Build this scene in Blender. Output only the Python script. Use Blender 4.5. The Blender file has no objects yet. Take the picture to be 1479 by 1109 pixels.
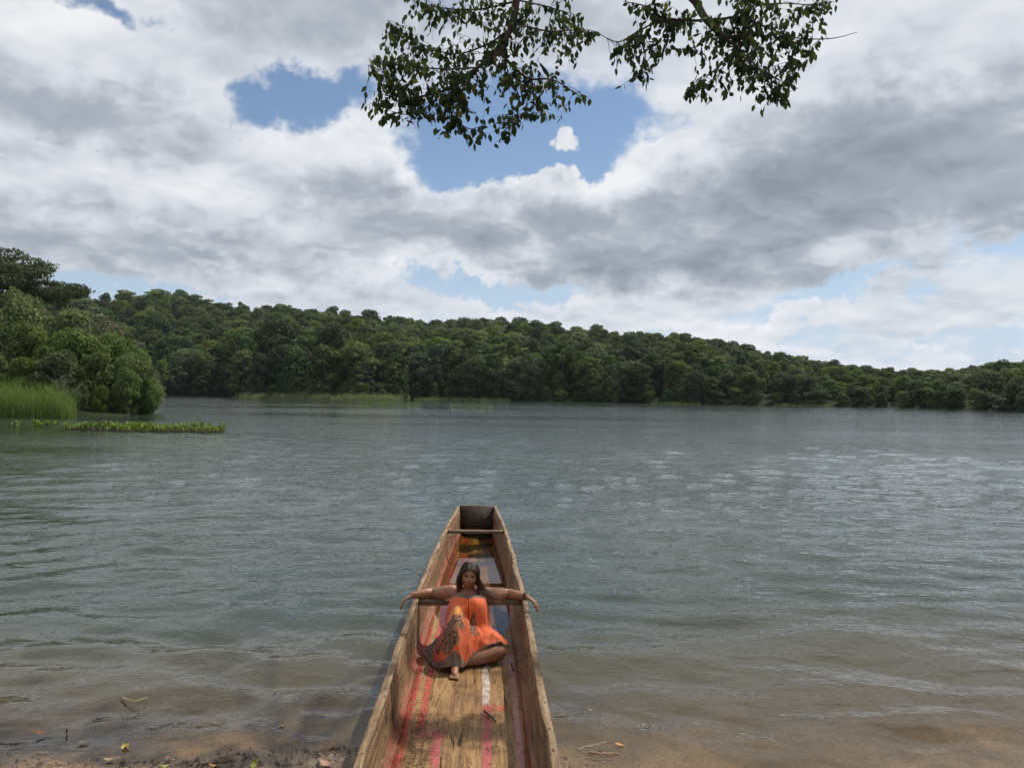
import bpy, bmesh, math, random
import numpy as np
from mathutils import Vector, Matrix

rng = np.random.default_rng(7)
random.seed(7)
SC = bpy.context.scene
COL = SC.collection
rad = math.radians

# ------------------------------------------------------------------ camera
CAM = Vector((0.0, 0.0, 2.45))
FPX, W0, H0 = 1111.0, 1479.0, 1109.0          # focal length in photo pixels, photo size
PITCH, ROLL = rad(0.62), rad(0.7)
RC = Matrix.Rotation(rad(90) + PITCH, 3, 'X') @ Matrix.Rotation(ROLL, 3, 'Z')
cam = bpy.data.cameras.new('camera')
cam.sensor_width = 36.0
cam.lens = 36.0 * FPX / W0
cam.clip_start, cam.clip_end = 0.05, 6000.0
cam_o = bpy.data.objects.new('camera', cam)
cam_o.matrix_world = Matrix.Translation(CAM) @ RC.to_4x4()
COL.objects.link(cam_o)
SC.camera = cam_o


def ray(px, py):
    return RC @ Vector(((px - W0 / 2) / FPX, -(py - H0 / 2) / FPX, -1.0))


def at_y(px, py, Y):
    d = ray(px, py)
    return CAM + d * (Y / d.y)


def at_z(px, py, Z):
    d = ray(px, py)
    return CAM + d * ((Z - CAM.z) / d.z)


# ------------------------------------------------------------------ render / exposure
SC.render.engine = 'CYCLES'
SC.cycles.use_denoising = True
SC.cycles.max_bounces = 6
SC.cycles.diffuse_bounces = 2
SC.cycles.glossy_bounces = 3
SC.cycles.transparent_max_bounces = 8
SC.cycles.sample_clamp_indirect = 6.0
SC.cycles.caustics_reflective = False
SC.cycles.caustics_refractive = False
SC.view_settings.view_transform = 'Standard'
SC.view_settings.look = 'None'
SC.view_settings.gamma = 1.0
SC.view_settings.exposure = 0.0
SC.view_settings.use_curve_mapping = False

# ------------------------------------------------------------------ sun
SUN_EL, SUN_AZ = rad(55), rad(45)             # azimuth from straight ahead (+Y) towards the right (+X)
SUN_DIR = Vector((math.cos(SUN_EL) * math.sin(SUN_AZ), math.cos(SUN_EL) * math.cos(SUN_AZ), math.sin(SUN_EL)))
sl = bpy.data.lights.new('sun', 'SUN')
sl.energy, sl.angle, sl.color = 4.3, rad(0.53), (1.0, 0.95, 0.87)
so = bpy.data.objects.new('sun', sl)
so.rotation_euler = SUN_DIR.to_track_quat('Z', 'Y').to_euler()
COL.objects.link(so)

# ------------------------------------------------------------------ node helpers


class NT:
    """small helper that adds nodes to a tree; every method returns an output socket"""

    def __init__(self, nt):
        self.t = nt
        nt.nodes.clear()

    def node(self, typ, ins=None, **props):
        n = self.t.nodes.new(typ)
        for k, v in props.items():
            setattr(n, k, v)
        for k, v in (ins or {}).items():
            self.put(n.inputs[k], v)
        return n

    def put(self, sock, v):
        if isinstance(v, bpy.types.NodeSocket):
            self.t.links.new(v, sock)
        elif isinstance(v, (tuple, list)) and sock.type == 'RGBA' and len(v) == 3:
            sock.default_value = (*v, 1.0)
        else:
            sock.default_value = v

    def m(self, op, a, b=None, c=None, clamp=False):
        n = self.t.nodes.new('ShaderNodeMath')
        n.operation, n.use_clamp = op, clamp
        for i, v in enumerate((a, b, c)):
            if v is not None:
                self.put(n.inputs[i], v)
        return n.outputs[0]

    def v(self, op, a, b=None, scale=None):
        n = self.t.nodes.new('ShaderNodeVectorMath')
        n.operation = op
        self.put(n.inputs[0], a)
        if b is not None:
            self.put(n.inputs[1], b)
        if scale is not None:
            self.put(n.inputs['Scale'], scale)
        return n.outputs['Value'] if op in ('DOT_PRODUCT', 'LENGTH') else n.outputs[0]

    def noise(self, vec, scale, detail=2, rough=0.5, dist=0.0, color=False):
        n = self.node('ShaderNodeTexNoise', {'Scale': scale, 'Detail': detail, 'Roughness': rough, 'Distortion': dist})
        if vec is not None:
            self.put(n.inputs['Vector'], vec)
        return n.outputs['Color' if color else 'Fac']

    def ss(self, x, lo, hi, a=0.0, b=1.0, typ='SMOOTHSTEP'):
        n = self.t.nodes.new('ShaderNodeMapRange')
        n.interpolation_type = typ
        for i, v in enumerate((x, lo, hi, a, b)):
            self.put(n.inputs[i], v)
        return n.outputs[0]

    def mix(self, f, a, b, blend='MIX'):
        n = self.t.nodes.new('ShaderNodeMix')
        n.data_type, n.blend_type = 'RGBA', blend
        self.put(n.inputs[0], f)
        self.put(n.inputs[6], a)
        self.put(n.inputs[7], b)
        return n.outputs[2]

    def sep(self, v):
        n = self.node('ShaderNodeSeparateXYZ', {0: v})
        return n.outputs[0], n.outputs[1], n.outputs[2]

    def comb(self, x, y, z):
        return self.node('ShaderNodeCombineXYZ', {0: x, 1: y, 2: z}).outputs[0]

    def coord(self, which='Object'):
        return self.node('ShaderNodeTexCoord').outputs[which]

    def map(self, vec, scale=(1, 1, 1), loc=(0, 0, 0), rot=(0, 0, 0)):
        return self.node('ShaderNodeMapping', {'Vector': vec, 'Scale': scale, 'Location': loc, 'Rotation': rot}).outputs[0]

    def ramp(self, f, stops):
        n = self.node('ShaderNodeValToRGB', {0: f})
        cr = n.color_ramp
        while len(cr.elements) < len(stops):
            cr.elements.new(0.5)
        for e, (p, c) in zip(cr.elements, stops):
            e.position, e.color = p, (*c, 1.0)
        return n.outputs[0]

    def bump(self, h, dist=0.01, strength=1.0, normal=None):
        n = self.node('ShaderNodeBump', {'Height': h, 'Distance': dist, 'Strength': strength})
        if normal is not None:
            self.put(n.inputs['Normal'], normal)
        return n.outputs[0]

    def out(self, shader, vol=None):
        n = self.t.nodes.new('ShaderNodeOutputMaterial')
        if shader is not None:
            self.put(n.inputs['Surface'], shader)
        if vol is not None:
            self.put(n.inputs['Volume'], vol)

    def pbr(self, color, rough=0.6, normal=None, spec=0.5, **extra):
        n = self.node('ShaderNodeBsdfPrincipled', {'Base Color': color, 'Roughness': rough, 'Specular IOR Level': spec})
        if normal is not None:
            self.put(n.inputs['Normal'], normal)
        for k, v in extra.items():
            self.put(n.inputs[k.replace('_', ' ')], v)
        return n.outputs[0]


def material(name):
    m = bpy.data.materials.new(name)
    m.use_nodes = True
    return m, NT(m.node_tree)


# ------------------------------------------------------------------ world: Nishita sky and a broken cloud deck
def azel(px, py):
    d = ray(px, py).normalized()
    return math.atan2(d.x, d.y), math.asin(d.z)


SKY = 0.1
wd = bpy.data.worlds.new('World')
SC.world = wd
wd.use_nodes = True
w = NT(wd.node_tree)
sky = w.node('ShaderNodeTexSky', sky_type='NISHITA', sun_disc=False, sun_elevation=SUN_EL, sun_rotation=SUN_AZ,
             altitude=50.0, air_density=1.0, dust_density=0.15, ozone_density=1.4).outputs[0]
gdir = w.node('ShaderNodeTexCoord').outputs['Generated']
gx, gy, gz = w.sep(gdir)
AZ = w.m('ARCTAN2', gx, gy)
EL = w.m('ARCSINE', gz)
# ragged edges: the whole deck is warped by noise before the large masses are laid out
wr = w.v('SUBTRACT', w.noise(gdir, 5.0, 5, 0.6, color=True), (0.5, 0.5, 0.5))
wx, wy, _ = w.sep(wr)
wf = w.v('SUBTRACT', w.noise(gdir, 19.0, 4, 0.62, color=True), (0.5, 0.5, 0.5))
fx_, fy_, _ = w.sep(wf)
AZw = w.m('ADD', w.m('MULTIPLY_ADD', wx, 0.26, AZ), w.m('MULTIPLY', fx_, 0.09))
ELw = w.m('ADD', w.m('MULTIPLY_ADD', wy, 0.19, EL), w.m('MULTIPLY', fy_, 0.07))


def blob(px, py, rx, ry, tilt=0.0):
    a, e = azel(px, py)
    dx, dy = w.m('SUBTRACT', AZw, a), w.m('SUBTRACT', ELw, e)
    ct, st = math.cos(rad(tilt)), math.sin(rad(tilt))
    sx, sy = FPX / rx, FPX / ry
    u = w.m('MULTIPLY_ADD', dx, ct * sx, w.m('MULTIPLY', dy, st * sx))
    v = w.m('MULTIPLY_ADD', dy, ct * sy, w.m('MULTIPLY', dx, -st * sy))
    q = w.m('MULTIPLY_ADD', u, u, w.m('MULTIPLY', v, v))
    return w.m('POWER', 2.0, w.m('MULTIPLY', q, -1.0))


def total(items):
    acc = None
    for wt, *args in items:
        g = w.m('MULTIPLY', blob(*args), wt)
        acc = g if acc is None else w.m('ADD', acc, g)
    return acc


zc = w.m('ADD', w.m('MAXIMUM', gz, 0.0), 0.36)
flat = w.comb(w.m('DIVIDE', gx, zc), w.m('DIVIDE', gy, zc), 0.0)


def heaps(vec, fine):
    """cumulus heaps: rounded puffs of several sizes on a soft base"""
    q = w.v('ADD', vec, (3.1, 1.7, 0.0))
    soft = w.noise(q, 1.5, 3, 0.5)
    wv = w.v('SCALE', w.v('SUBTRACT', w.noise(q, 5.5, 4, 0.6, color=True), (0.5, 0.5, 0.5)), scale=0.20)
    vo = w.node('ShaderNodeTexVoronoi', {'Vector': w.v('ADD', q, wv), 'Scale': 3.1, 'Detail': fine, 'Roughness': 0.55, 'Lacunarity': 2.15},
                voronoi_dimensions='2D', feature='F1', normalize=True).outputs['Distance']
    return w.m('MULTIPLY_ADD', soft, 1.0, w.m('MULTIPLY', vo, -0.62)), soft


# towards the horizon the deck breaks into rows of small heaps
banks = w.comb(w.m('MULTIPLY', AZ, 3.6), w.m('MULTIPLY', EL, 8.5), 0.0)
is_up = w.ss(gz, 0.085, 0.165)


def blend(a, b):
    return w.m('MULTIPLY_ADD', is_up, w.m('SUBTRACT', b, a), a)


# the same deck seen a little higher: lit tops, grey undersides
f1, s1 = heaps(flat, 4.0)
f1u, s1u = heaps(w.v('MULTIPLY', flat, (0.955, 0.955, 1.0)), 2.0)
f2, s2 = heaps(banks, 3.0)
f2u, s2u = heaps(w.v('ADD', banks, (0.0, 0.07, 0.0)), 1.0)
fb, fbU, soft, softU = blend(f2, f1), blend(f2u, f1u), blend(s2, s1), blend(s2u, s1u)
jit = w.v('SCALE', w.v('SUBTRACT', w.noise(flat, 6.0, 3, 0.6, color=True), (0.5, 0.5, 0.5)), scale=0.22)


def cells(vec):
    return w.node('ShaderNodeTexVoronoi', {'Scale': 9.0, 'Detail': 1.5, 'Roughness': 0.5, 'Vector': w.v('ADD', vec, jit)}, voronoi_dimensions='2D', feature='SMOOTH_F1', normalize=True).outputs['Distance']


puff = w.m('MULTIPLY', w.m('SUBTRACT', cells(w.v('MULTIPLY', flat, (0.984, 0.984, 1.0))), cells(flat)), is_up)
low = w.noise(w.v('ADD', flat, (7.3, 2.2, 5.0)), 0.9, 3, 0.55)
gaps = total([
    (-0.85, 400, 158, 84, 38, 22), (-1.15, 748, 220, 118, 46, 10), (-0.3, 885, 165, 40, 28, 35),
    (-0.9, 185, 5, 60, 26, 0), (-0.9, 145, 410, 75, 20, 0), (-0.9, 760, 410, 120, 20, 4),
    (-0.75, 1215, 428, 105, 22, 10), (-0.3, 1470, 340, 60, 12, 12), (-0.5, 1010, 500, 170, 16, 0), (-0.4, 1440, 470, 90, 20, 0), (-0.45, 560, 408, 60, 14, 0),
    (1.2, 803, 222, 26, 20, 0), (-0.45, 800, 262, 70, 14, 0), (0.35, 640, 310, 150, 50, 0), (0.4, 1180, 250, 300, 90, 10),
    (0.35, 180, 230, 240, 110, 0), (0.35, 850, 335, 260, 40, 0), (0.45, 1180, 468, 280, 24, 0),
    (0.3, 400, 60, 170, 40, 0), (0.3, 1250, 70, 240, 80, 0)])
dark = total([
    (1.25, 1190, 245, 280, 62, 12), (0.5, 1000, 340, 250, 34, 4), (0.7, 90, 165, 170, 40, 0),
    (0.85, 230, 355, 200, 34, 0), (0.7, 560, 328, 170, 34, 0), (0.75, 500, 30, 180, 45, -10), (0.45, 880, 50, 130, 40, 0),
    (0.5, 850, 368, 160, 16, 0), (0.5, 1430, 300, 130, 40, 10), (0.4, 560, 422, 200, 14, 0), (0.35, 1420, 450, 90, 8, 0),
    (-0.7, 100, 50, 140, 50, 0), (-0.6, 200, 262, 170, 34, 0), (-0.8, 890, 235, 100, 40, 20), (-0.7, 470, 205, 130, 34, 0),
    (-0.7, 1330, 75, 210, 60, 0), (-0.6, 660, 262, 120, 24, 0), (-0.6, 1180, 462, 240, 18, 0), (-0.4, 400, 395, 160, 14, 0), (-0.5, 860, 430, 160, 16, 0)])
dens = w.m('ADD', w.m('MULTIPLY_ADD', w.m('SUBTRACT', fb, 0.29), 2.1, 0.34), gaps)
alpha = w.m('POWER', w.ss(dens, -0.12, 0.29), 1.25)
relief = w.m('ADD', w.m('MULTIPLY', w.m('SUBTRACT', fb, fbU), 1.3), w.m('MULTIPLY', w.m('SUBTRACT', soft, softU), 1.8))
thick = w.ss(dens, 0.12, 0.95)
shade = w.m('ADD', w.m('MULTIPLY_ADD', thick, 0.17, w.m('MULTIPLY', w.ss(low, 0.34, 0.68), 0.20)), w.m('MULTIPLY', dark, w.m('MULTIPLY_ADD', low, 0.5, 0.24)))
shade = w.m('SUBTRACT', w.m('SUBTRACT', shade, relief), w.m('MULTIPLY', puff, 1.15))
shade = w.m('MULTIPLY_ADD', w.m('SUBTRACT', w.noise(flat, 4.2, 5, 0.6), 0.5), 0.22, shade)
shade = w.ss(shade, -0.36, 1.18, typ='LINEAR')
cl = w.ramp(shade, [(0.0, (1.02, 1.03, 1.05)), (0.32, (0.79, 0.83, 0.895)), (0.62, (0.47, 0.52, 0.595)), (1.0, (0.29, 0.33, 0.395))])
cl = w.v('SCALE', cl, scale=0.88 / SKY)
HAZE_C = tuple(c / SKY for c in (0.50, 0.62, 0.78))
clear_sky = w.mix(w.ss(gz, -0.02, 0.30, 0.95, 0.0), sky, HAZE_C)
skyc = w.mix(w.m('MULTIPLY', alpha, 0.98), clear_sky, cl)
skyc = w.mix(w.ss(gz, -0.02, 0.10, 0.30, 0.0), skyc, tuple(c / SKY for c in (0.60, 0.69, 0.80)))
bg = w.node('ShaderNodeBackground', {'Color': skyc, 'Strength': SKY})
wo = w.t.nodes.new('ShaderNodeOutputWorld')
w.put(wo.inputs['Surface'], bg.outputs[0])
wd.cycles.sampling_method = 'MANUAL'
wd.cycles.sample_map_resolution = 512

# ------------------------------------------------------------------ mesh helpers
def mesh_np(name, verts, faces, mat=None, smooth=False):
    """verts (n,3); faces: list of int arrays, each (k, 3) or (k, 4)"""
    me = bpy.data.meshes.new(name)
    if isinstance(faces, np.ndarray):
        faces = [faces]
    verts = np.asarray(verts, dtype=np.float32)
    me.vertices.add(len(verts))
    me.vertices.foreach_set('co', verts.ravel())
    loops = np.concatenate([np.asarray(f).ravel() for f in faces]).astype(np.int32)
    sizes = np.concatenate([np.full(len(f), f.shape[1]) for f in faces])
    starts = np.concatenate([[0], np.cumsum(sizes)[:-1]]).astype(np.int32)
    me.loops.add(len(loops))
    me.loops.foreach_set('vertex_index', loops)
    me.polygons.add(len(sizes))
    me.polygons.foreach_set('loop_start', starts)
    me.update(calc_edges=True)
    me.validate()
    if smooth:
        me.polygons.foreach_set('use_smooth', np.ones(len(sizes), dtype=bool))
    if mat is not None:
        me.materials.append(mat)
    return me


def add(name, me, parent=None, loc=None, rot=None, scale=None):
    o = bpy.data.objects.new(name, me)
    COL.objects.link(o)
    if parent is not None:
        o.parent = parent
    if loc is not None:
        o.location = loc
    if rot is not None:
        o.rotation_euler = rot
    if scale is not None:
        o.scale = (scale, scale, scale) if isinstance(scale, (int, float)) else scale
    return o


def tag(o, label=None, cat=None, group=None, kind=None):
    for k, v in (('label', label), ('category', cat), ('group', group), ('kind', kind)):
        if v:
            o[k] = v
    return o


def fattr(me, name, vals):
    a = me.attributes.new(name, 'FLOAT', 'POINT')
    a.data.foreach_set('value', np.asarray(vals, dtype=np.float32))


def grid_faces(nu, nv, closed_u=False):
    """vertex index = i * nv + j, i along u"""
    i = np.arange(nu if closed_u else nu - 1)
    j = np.arange(nv - 1)
    I, J = np.meshgrid(i, j, indexing='ij')
    I2 = (I + 1) % nu
    return np.stack([I * nv + J, I2 * nv + J, I2 * nv + J + 1, I * nv + J + 1], -1).reshape(-1, 4)


_perm = np.random.default_rng(3).random((64, 64, 4))


def vnoise(x, y, k=0):
    x, y = np.asarray(x, float), np.asarray(y, float)
    xi, yi = np.floor(x).astype(int), np.floor(y).astype(int)
    fx, fy = x - xi, y - yi
    fx, fy = fx * fx * (3 - 2 * fx), fy * fy * (3 - 2 * fy)
    p = _perm[:, :, k]
    a, b = p[xi % 64, yi % 64], p[(xi + 1) % 64, yi % 64]
    c, d = p[xi % 64, (yi + 1) % 64], p[(xi + 1) % 64, (yi + 1) % 64]
    return (a + (b - a) * fx) * (1 - fy) + (c + (d - c) * fx) * fy - 0.5


def fbm(x, y, o=4, k=0):
    s, a = 0, 1.0
    for i in range(o):
        s = s + a * vnoise(x * 2 ** i + 7.3 * i, y * 2 ** i + 3.1 * i, k)
        a *= 0.5
    return s


def unit(v):
    return v / (np.linalg.norm(v, axis=-1, keepdims=True) + 1e-9)


def catmull(pts, n):
    """n points on a Catmull-Rom curve through pts (m, d)"""
    pts = np.asarray(pts, float)
    m = len(pts)
    ext = np.vstack([2 * pts[0] - pts[1], pts, 2 * pts[-1] - pts[-2]])
    t = np.linspace(0, m - 1 - 1e-9, n)
    i = t.astype(int)
    f = (t - i)[:, None]
    p0, p1, p2, p3 = ext[i], ext[i + 1], ext[i + 2], ext[i + 3]
    return 0.5 * (2 * p1 + (p2 - p0) * f + (2 * p0 - 5 * p1 + 4 * p2 - p3) * f ** 2 + (3 * p1 - p0 - 3 * p2 + p3) * f ** 3)


def tube(path, radii, sides=8, squash=None):
    """verts and faces of a tube along path (n,3) with end caps"""
    path = np.asarray(path, float)
    n = len(path)
    radii = np.broadcast_to(np.asarray(radii, float), (n,))
    tan = np.gradient(path, axis=0)
    tan /= np.linalg.norm(tan, axis=1, keepdims=True) + 1e-9
    up = np.array([0, 0, 1.0]) if abs(tan[0, 2]) < 0.9 else np.array([1.0, 0, 0])
    V = []
    for k in range(n):
        up = up - tan[k] * np.dot(up, tan[k])
        up /= np.linalg.norm(up) + 1e-9
        s = np.cross(tan[k], up)
        a = np.arange(sides) * 2 * math.pi / sides
        V.append(path[k] + radii[k] * (np.cos(a)[:, None] * up + np.sin(a)[:, None] * s))
    V = np.concatenate(V)
    f = []
    for k in range(n - 1):
        a = k * sides + np.arange(sides)
        b = k * sides + (np.arange(sides) + 1) % sides
        f.append(np.stack([a, b, b + sides, a + sides], 1))
    c0, c1 = len(V), len(V) + 1
    V = np.vstack([V, path[0], path[-1]])
    a = np.arange(sides)
    b = (a + 1) % sides
    t0 = np.stack([b, a, np.full(sides, c0)], 1)
    o = (n - 1) * sides
    t1 = np.stack([a + o, b + o, np.full(sides, c1)], 1)
    return V, np.concatenate(f), np.concatenate([t0, t1])


class Bag:
    """collects quads and triangles for one mesh"""

    def __init__(self):
        self.v, self.q, self.t, self.n = [], [], [], 0

    def add(self, v, q=None, t=None):
        v = np.asarray(v, float)
        if q is not None and len(q):
            self.q.append(np.asarray(q) + self.n)
        if t is not None and len(t):
            self.t.append(np.asarray(t) + self.n)
        self.v.append(v)
        self.n += len(v)

    def tube(self, path, radii, sides=8):
        self.add(*tube(path, radii, sides))

    def mesh(self, name, mat, smooth=True):
        f = []
        if self.q:
            f.append(np.concatenate(self.q))
        if self.t:
            f.append(np.concatenate(self.t))
        return mesh_np(name, np.concatenate(self.v), f, mat, smooth)


# ------------------------------------------------------------------ the near bank and the river bed
SHORE_X = [-40, -8, -4.5, -3, -2, -1.2, -0.8, 0.2, 0.6, 1.5, 3, 6, 40]
SHORE_Y = [9, 5.25, 4.96, 5.05, 5.10, 5.28, 5.36, 5.25, 4.98, 4.75, 4.62, 4.5, 3]


def bed_z(x, y):
    ys = np.interp(x, SHORE_X, SHORE_Y) + 0.16 * fbm(x * 0.9, y * 0.3 + 3, 3)
    t = y - ys
    sl_ = np.interp(x, [-1, 0.6, 3.5], [0.085, 0.070, 0.032])
    z = np.where(t > 0, -sl_ * t - 0.016 * t * t / (1 + 0.2 * t), -0.10 * t)
    z = np.where(t < -1.3, 0.13 + (-t - 1.3) * 0.25, z)
    z = np.minimum(z, 0.95)
    z = np.maximum(z, -3.0)
    return z + 0.028 * fbm(x * 1.7, y * 1.7, 4, 1) * np.clip(1.4 - np.abs(t) * 0.1, 0.3, 1)


mud, k = material('wet_mud_and_sand')
co = k.coord()
n1 = k.noise(co, 2.2, 6, 0.65)
n2 = k.noise(co, 38, 5, 0.7)
zz = k.sep(co)[2]
col = k.ramp(n1, [(0.28, (0.11, 0.072, 0.040)), (0.48, (0.32, 0.215, 0.125)), (0.68, (0.50, 0.36, 0.22))])
col = k.mix(k.ss(n2, 0.46, 0.70, 0, 0.8), col, (0.06, 0.04, 0.026))
col = k.mix(k.ss(zz, -0.03, 0.03), col, k.mix(0.62, col, (0.035, 0.024, 0.016)))   # humus above the water line
h = k.m('ADD', k.m('MULTIPLY', n2, 0.5), k.noise(co, 9, 6, 0.7))
k.out(k.pbr(col, k.ss(zz, -0.05, 0.12, 0.35, 0.85), k.bump(h, 0.03)))

xs = np.concatenate([np.linspace(-40, -8, 30)[:-1], np.linspace(-8, 8, 260), np.linspace(8, 40, 30)[1:]])
ys = np.concatenate([np.linspace(-12, 2, 40)[:-1], np.linspace(2, 9, 150), 9 + 60 * np.linspace(0, 1, 50)[1:] ** 1.6])
X, Y = np.meshgrid(xs, ys, indexing='ij')
me = mesh_np('river_bank', np.stack([X, Y, bed_z(X, Y)], -1).reshape(-1, 3), grid_faces(len(xs), len(ys)), mud, True)
tag(add('river_bank', me), kind='structure')

# ------------------------------------------------------------------ water surface with wind ripples
th = np.tan(np.linspace(rad(-58), rad(58), 420))
rr = np.concatenate([3.2 * (300 / 3.2) ** np.linspace(0, 1, 620), [380, 500]])
T, R = np.meshgrid(th, rr, indexing='ij')
WX, WY = (T * R).ravel(), R.ravel()
spacing = (R * (math.log(300 / 3.2) / 620)).ravel()
WZ = np.zeros_like(WX)
lost = np.zeros_like(WX)
wr_ = np.random.default_rng(11)
for i in range(64):
    lam = 0.13 * (2.6 / 0.13) ** wr_.random()
    a = wr_.normal(rad(-82), rad(26))                        # travelling towards the near bank, a little sideways
    kx, ky = math.cos(a) * 2 * math.pi / lam, math.sin(a) * 2 * math.pi / lam
    slope = 0.031 * (lam / 0.6) ** -0.15 * (1.0 if lam < 0.9 else 0.62)
    amp = slope * lam / (2 * math.pi)
    att = np.clip((lam / np.maximum(spacing * abs(math.sin(a)), 1e-6) - 5) / 5, 0, 1)
    lost += (1 - att) / 64
    ph = kx * WX + ky * WY + wr_.random() * 6.28
    grp = 0.55 + 0.9 * (vnoise(WX * 0.22 + i * 3.7, WY * 0.22 + i * 1.9) + 0.5)
    WZ += amp * att * grp * (np.sin(ph) + 0.25 * np.cos(2 * ph))
depth = -bed_z(WX, WY)
WZ *= np.clip(depth / 0.06, 0.15, 1.0)
water, k = material('river_water')
geo = k.node('ShaderNodeNewGeometry').outputs['Position']
dep = k.node('ShaderNodeAttribute', attribute_name='depth').outputs['Fac']
patch = k.noise(k.map(geo, (0.02, 0.075, 0.05)), 1.0, 3, 0.6)
patch = k.ss(patch, 0.36, 0.60, 0.42, 1.12)
shal = k.ss(dep, 0.0, 0.10, 0.45, 1.0)
r1 = k.noise(k.map(geo, (1.0, 1.9, 1), rot=(0, 0, rad(7))), 2.4, 3, 0.55, 0.3)
r2 = k.noise(k.map(geo, (1.0, 1.6, 1), rot=(0, 0, rad(-14))), 0.75, 2, 0.5, 0.2)
r3 = k.noise(k.map(geo, (1.0, 1.5, 1), rot=(0, 0, rad(18))), 7.5, 2, 0.5)
hh = k.m('ADD', k.m('MULTIPLY', r1, 0.030), k.m('MULTIPLY_ADD', r3, 0.0125, k.m('MULTIPLY', r2, 0.022)))
far = k.ss(k.node('ShaderNodeAttribute', attribute_name='lost').outputs['Fac'], 0.0, 0.9, 0.55, 1.35)   # where the mesh is too coarse to carry the waves
nrm = k.bump(hh, 1.0, k.m('MULTIPLY', k.m('MULTIPLY', patch, shal), far))
murk = k.mix(k.noise(k.map(geo, (0.05, 0.12, 1)), 1.0, 3), (0.025, 0.040, 0.032), (0.044, 0.058, 0.042))
murk = k.mix(k.ss(dep, 0.03, 0.42), (0.088, 0.070, 0.042), murk)
body = k.node('ShaderNodeBsdfDiffuse', {'Color': murk, 'Normal': nrm}).outputs[0]
clear = k.node('ShaderNodeBsdfTransparent', {'Color': (0.90, 0.84, 0.70)}).outputs[0]
opa = k.m('SUBTRACT', 1.0, k.m('POWER', 2.718, k.m('MULTIPLY', k.m('MAXIMUM', dep, 0.0), -13.0)))
below = k.node('ShaderNodeMixShader', {0: opa, 1: clear, 2: body}).outputs[0]
fr = k.node('ShaderNodeFresnel', {'IOR': 1.333, 'Normal': nrm}).outputs[0]
gl = k.node('ShaderNodeBsdfGlossy', {'Color': (1, 1, 1), 'Roughness': 0.025, 'Normal': nrm}).outputs[0]
k.out(k.node('ShaderNodeMixShader', {0: fr, 1: below, 2: gl}).outputs[0])
me = mesh_np('river_water', np.stack([WX, WY, WZ], -1), grid_faces(len(th), len(rr)), water, True)
fattr(me, 'depth', depth)
fattr(me, 'lost', lost)
tag(add('river_water', me), kind='structure')

# ------------------------------------------------------------------ the far land: shore distance and ridge height by bearing
# photo column, shore distance, ridge distance, photo row of the tree tops along the ridge
LAND = np.array([
    (-700.0, 58, 330, 440), (0, 64, 420, 432), (110, 64, 440, 430), (185, 68, 460, 432), (214, 76, 470, 430), (226, 120, 480, 430), (236, 255, 490, 430),
    (262, 258, 500, 430), (300, 254, 500, 441), (332, 250, 490, 451), (345, 214, 480, 453), (440, 208, 470, 452), (500, 207, 460, 462),
    (570, 207, 450, 469), (588, 222, 445, 471), (620, 224, 440, 472), (700, 220, 430, 473), (780, 216, 420, 476), (830, 214, 415, 482), (900, 208, 405, 488),
    (980, 202, 395, 491), (1040, 198, 390, 501), (1080, 194, 385, 512), (1150, 187, 375, 521), (1200, 183, 370, 530),
    (1245, 184, 365, 537), (1290, 182, 360, 541), (1350, 168, 340, 541), (1400, 158, 320, 537), (1479, 147, 300, 529), (1700, 125, 280, 520), (2300, 110, 260, 505)])
L_AZ = np.array([math.atan2(ray(p, 560).x, ray(p, 560).y) for p in LAND[:, 0]])
LAND[:, 1] /= np.cos(L_AZ)
LAND[:, 2] /= np.cos(L_AZ)
L_TOP = []
for p, s, r, v in LAND:
    d = ray(p, v)
    L_TOP.append(CAM.z + d.z / math.hypot(d.x, d.y) * r)
L_TOP = np.array(L_TOP)
TREE_H = 9.0                                                   # ridge ground lies this far under the tree tops


HF_AZ = [math.atan((p - W0 / 2) / FPX) for p in (800, 1000, 1150, 1300, 1479)]
HF = [1.0, 0.80, 0.58, 0.44, 0.52]                            # the wood is lower towards the right-hand end of the lake


def land(az):
    return (np.interp(az, L_AZ, LAND[:, 1]), np.interp(az, L_AZ, LAND[:, 2]), np.interp(az, L_AZ, L_TOP))


AZ_TIP = math.atan2(ray(236, 560).x, ray(236, 560).y)            # tip of the near left bank


def land_z(x, y):
    az, r = np.arctan2(x, y), np.hypot(x, y)
    s, rg, top = land(az)
    t = (r - s) / (rg - s)
    up = 1.0 * np.clip((r - s) / 6, 0, 1)
    t2 = np.clip(t, 0, 1)
    prof = t2 ** np.interp(az, [AZ_TIP - 0.03, AZ_TIP], [3.5, 1.15])
    th_ = TREE_H * np.interp(az, HF_AZ, HF)
    z = up + (top - th_ - 1.2) * prof + np.where(r < s, (r - s) * 0.12, 0)
    z = z + 3.0 * fbm(x * 0.02, y * 0.02, 3) * np.clip(t2 * 4, 0, 1) * (1 - t2 ** 4)
    return np.maximum(np.where(t > 1, (top - th_) * np.clip(1.15 - 0.15 * t, 0.3, 1), z), -4)


soil, k = material('forest_floor')
co = k.coord()
k.out(k.pbr(k.ramp(k.noise(co, 0.3, 5, 0.6), [(0.3, (0.012, 0.016, 0.008)), (0.7, (0.032, 0.036, 0.016))]), 0.9, spec=0.05))
azs = np.linspace(rad(-62), rad(62), 420)
ts = np.concatenate([[-0.15, -0.05, -0.01], np.linspace(0, 0.1, 8), np.linspace(0.12, 1, 50), [1.05, 1.15, 1.4, 2.0]])
A, Tt = np.meshgrid(azs, ts, indexing='ij')
S_, R_, _ = land(A)
Rr = S_ + (R_ - S_) * Tt
X, Y = np.sin(A) * Rr, np.cos(A) * Rr
me = mesh_np('hills', np.stack([X, Y, land_z(X, Y)], -1).reshape(-1, 3), grid_faces(len(azs), len(ts)), soil, True)
tag(add('hills', me), kind='structure')

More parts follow.
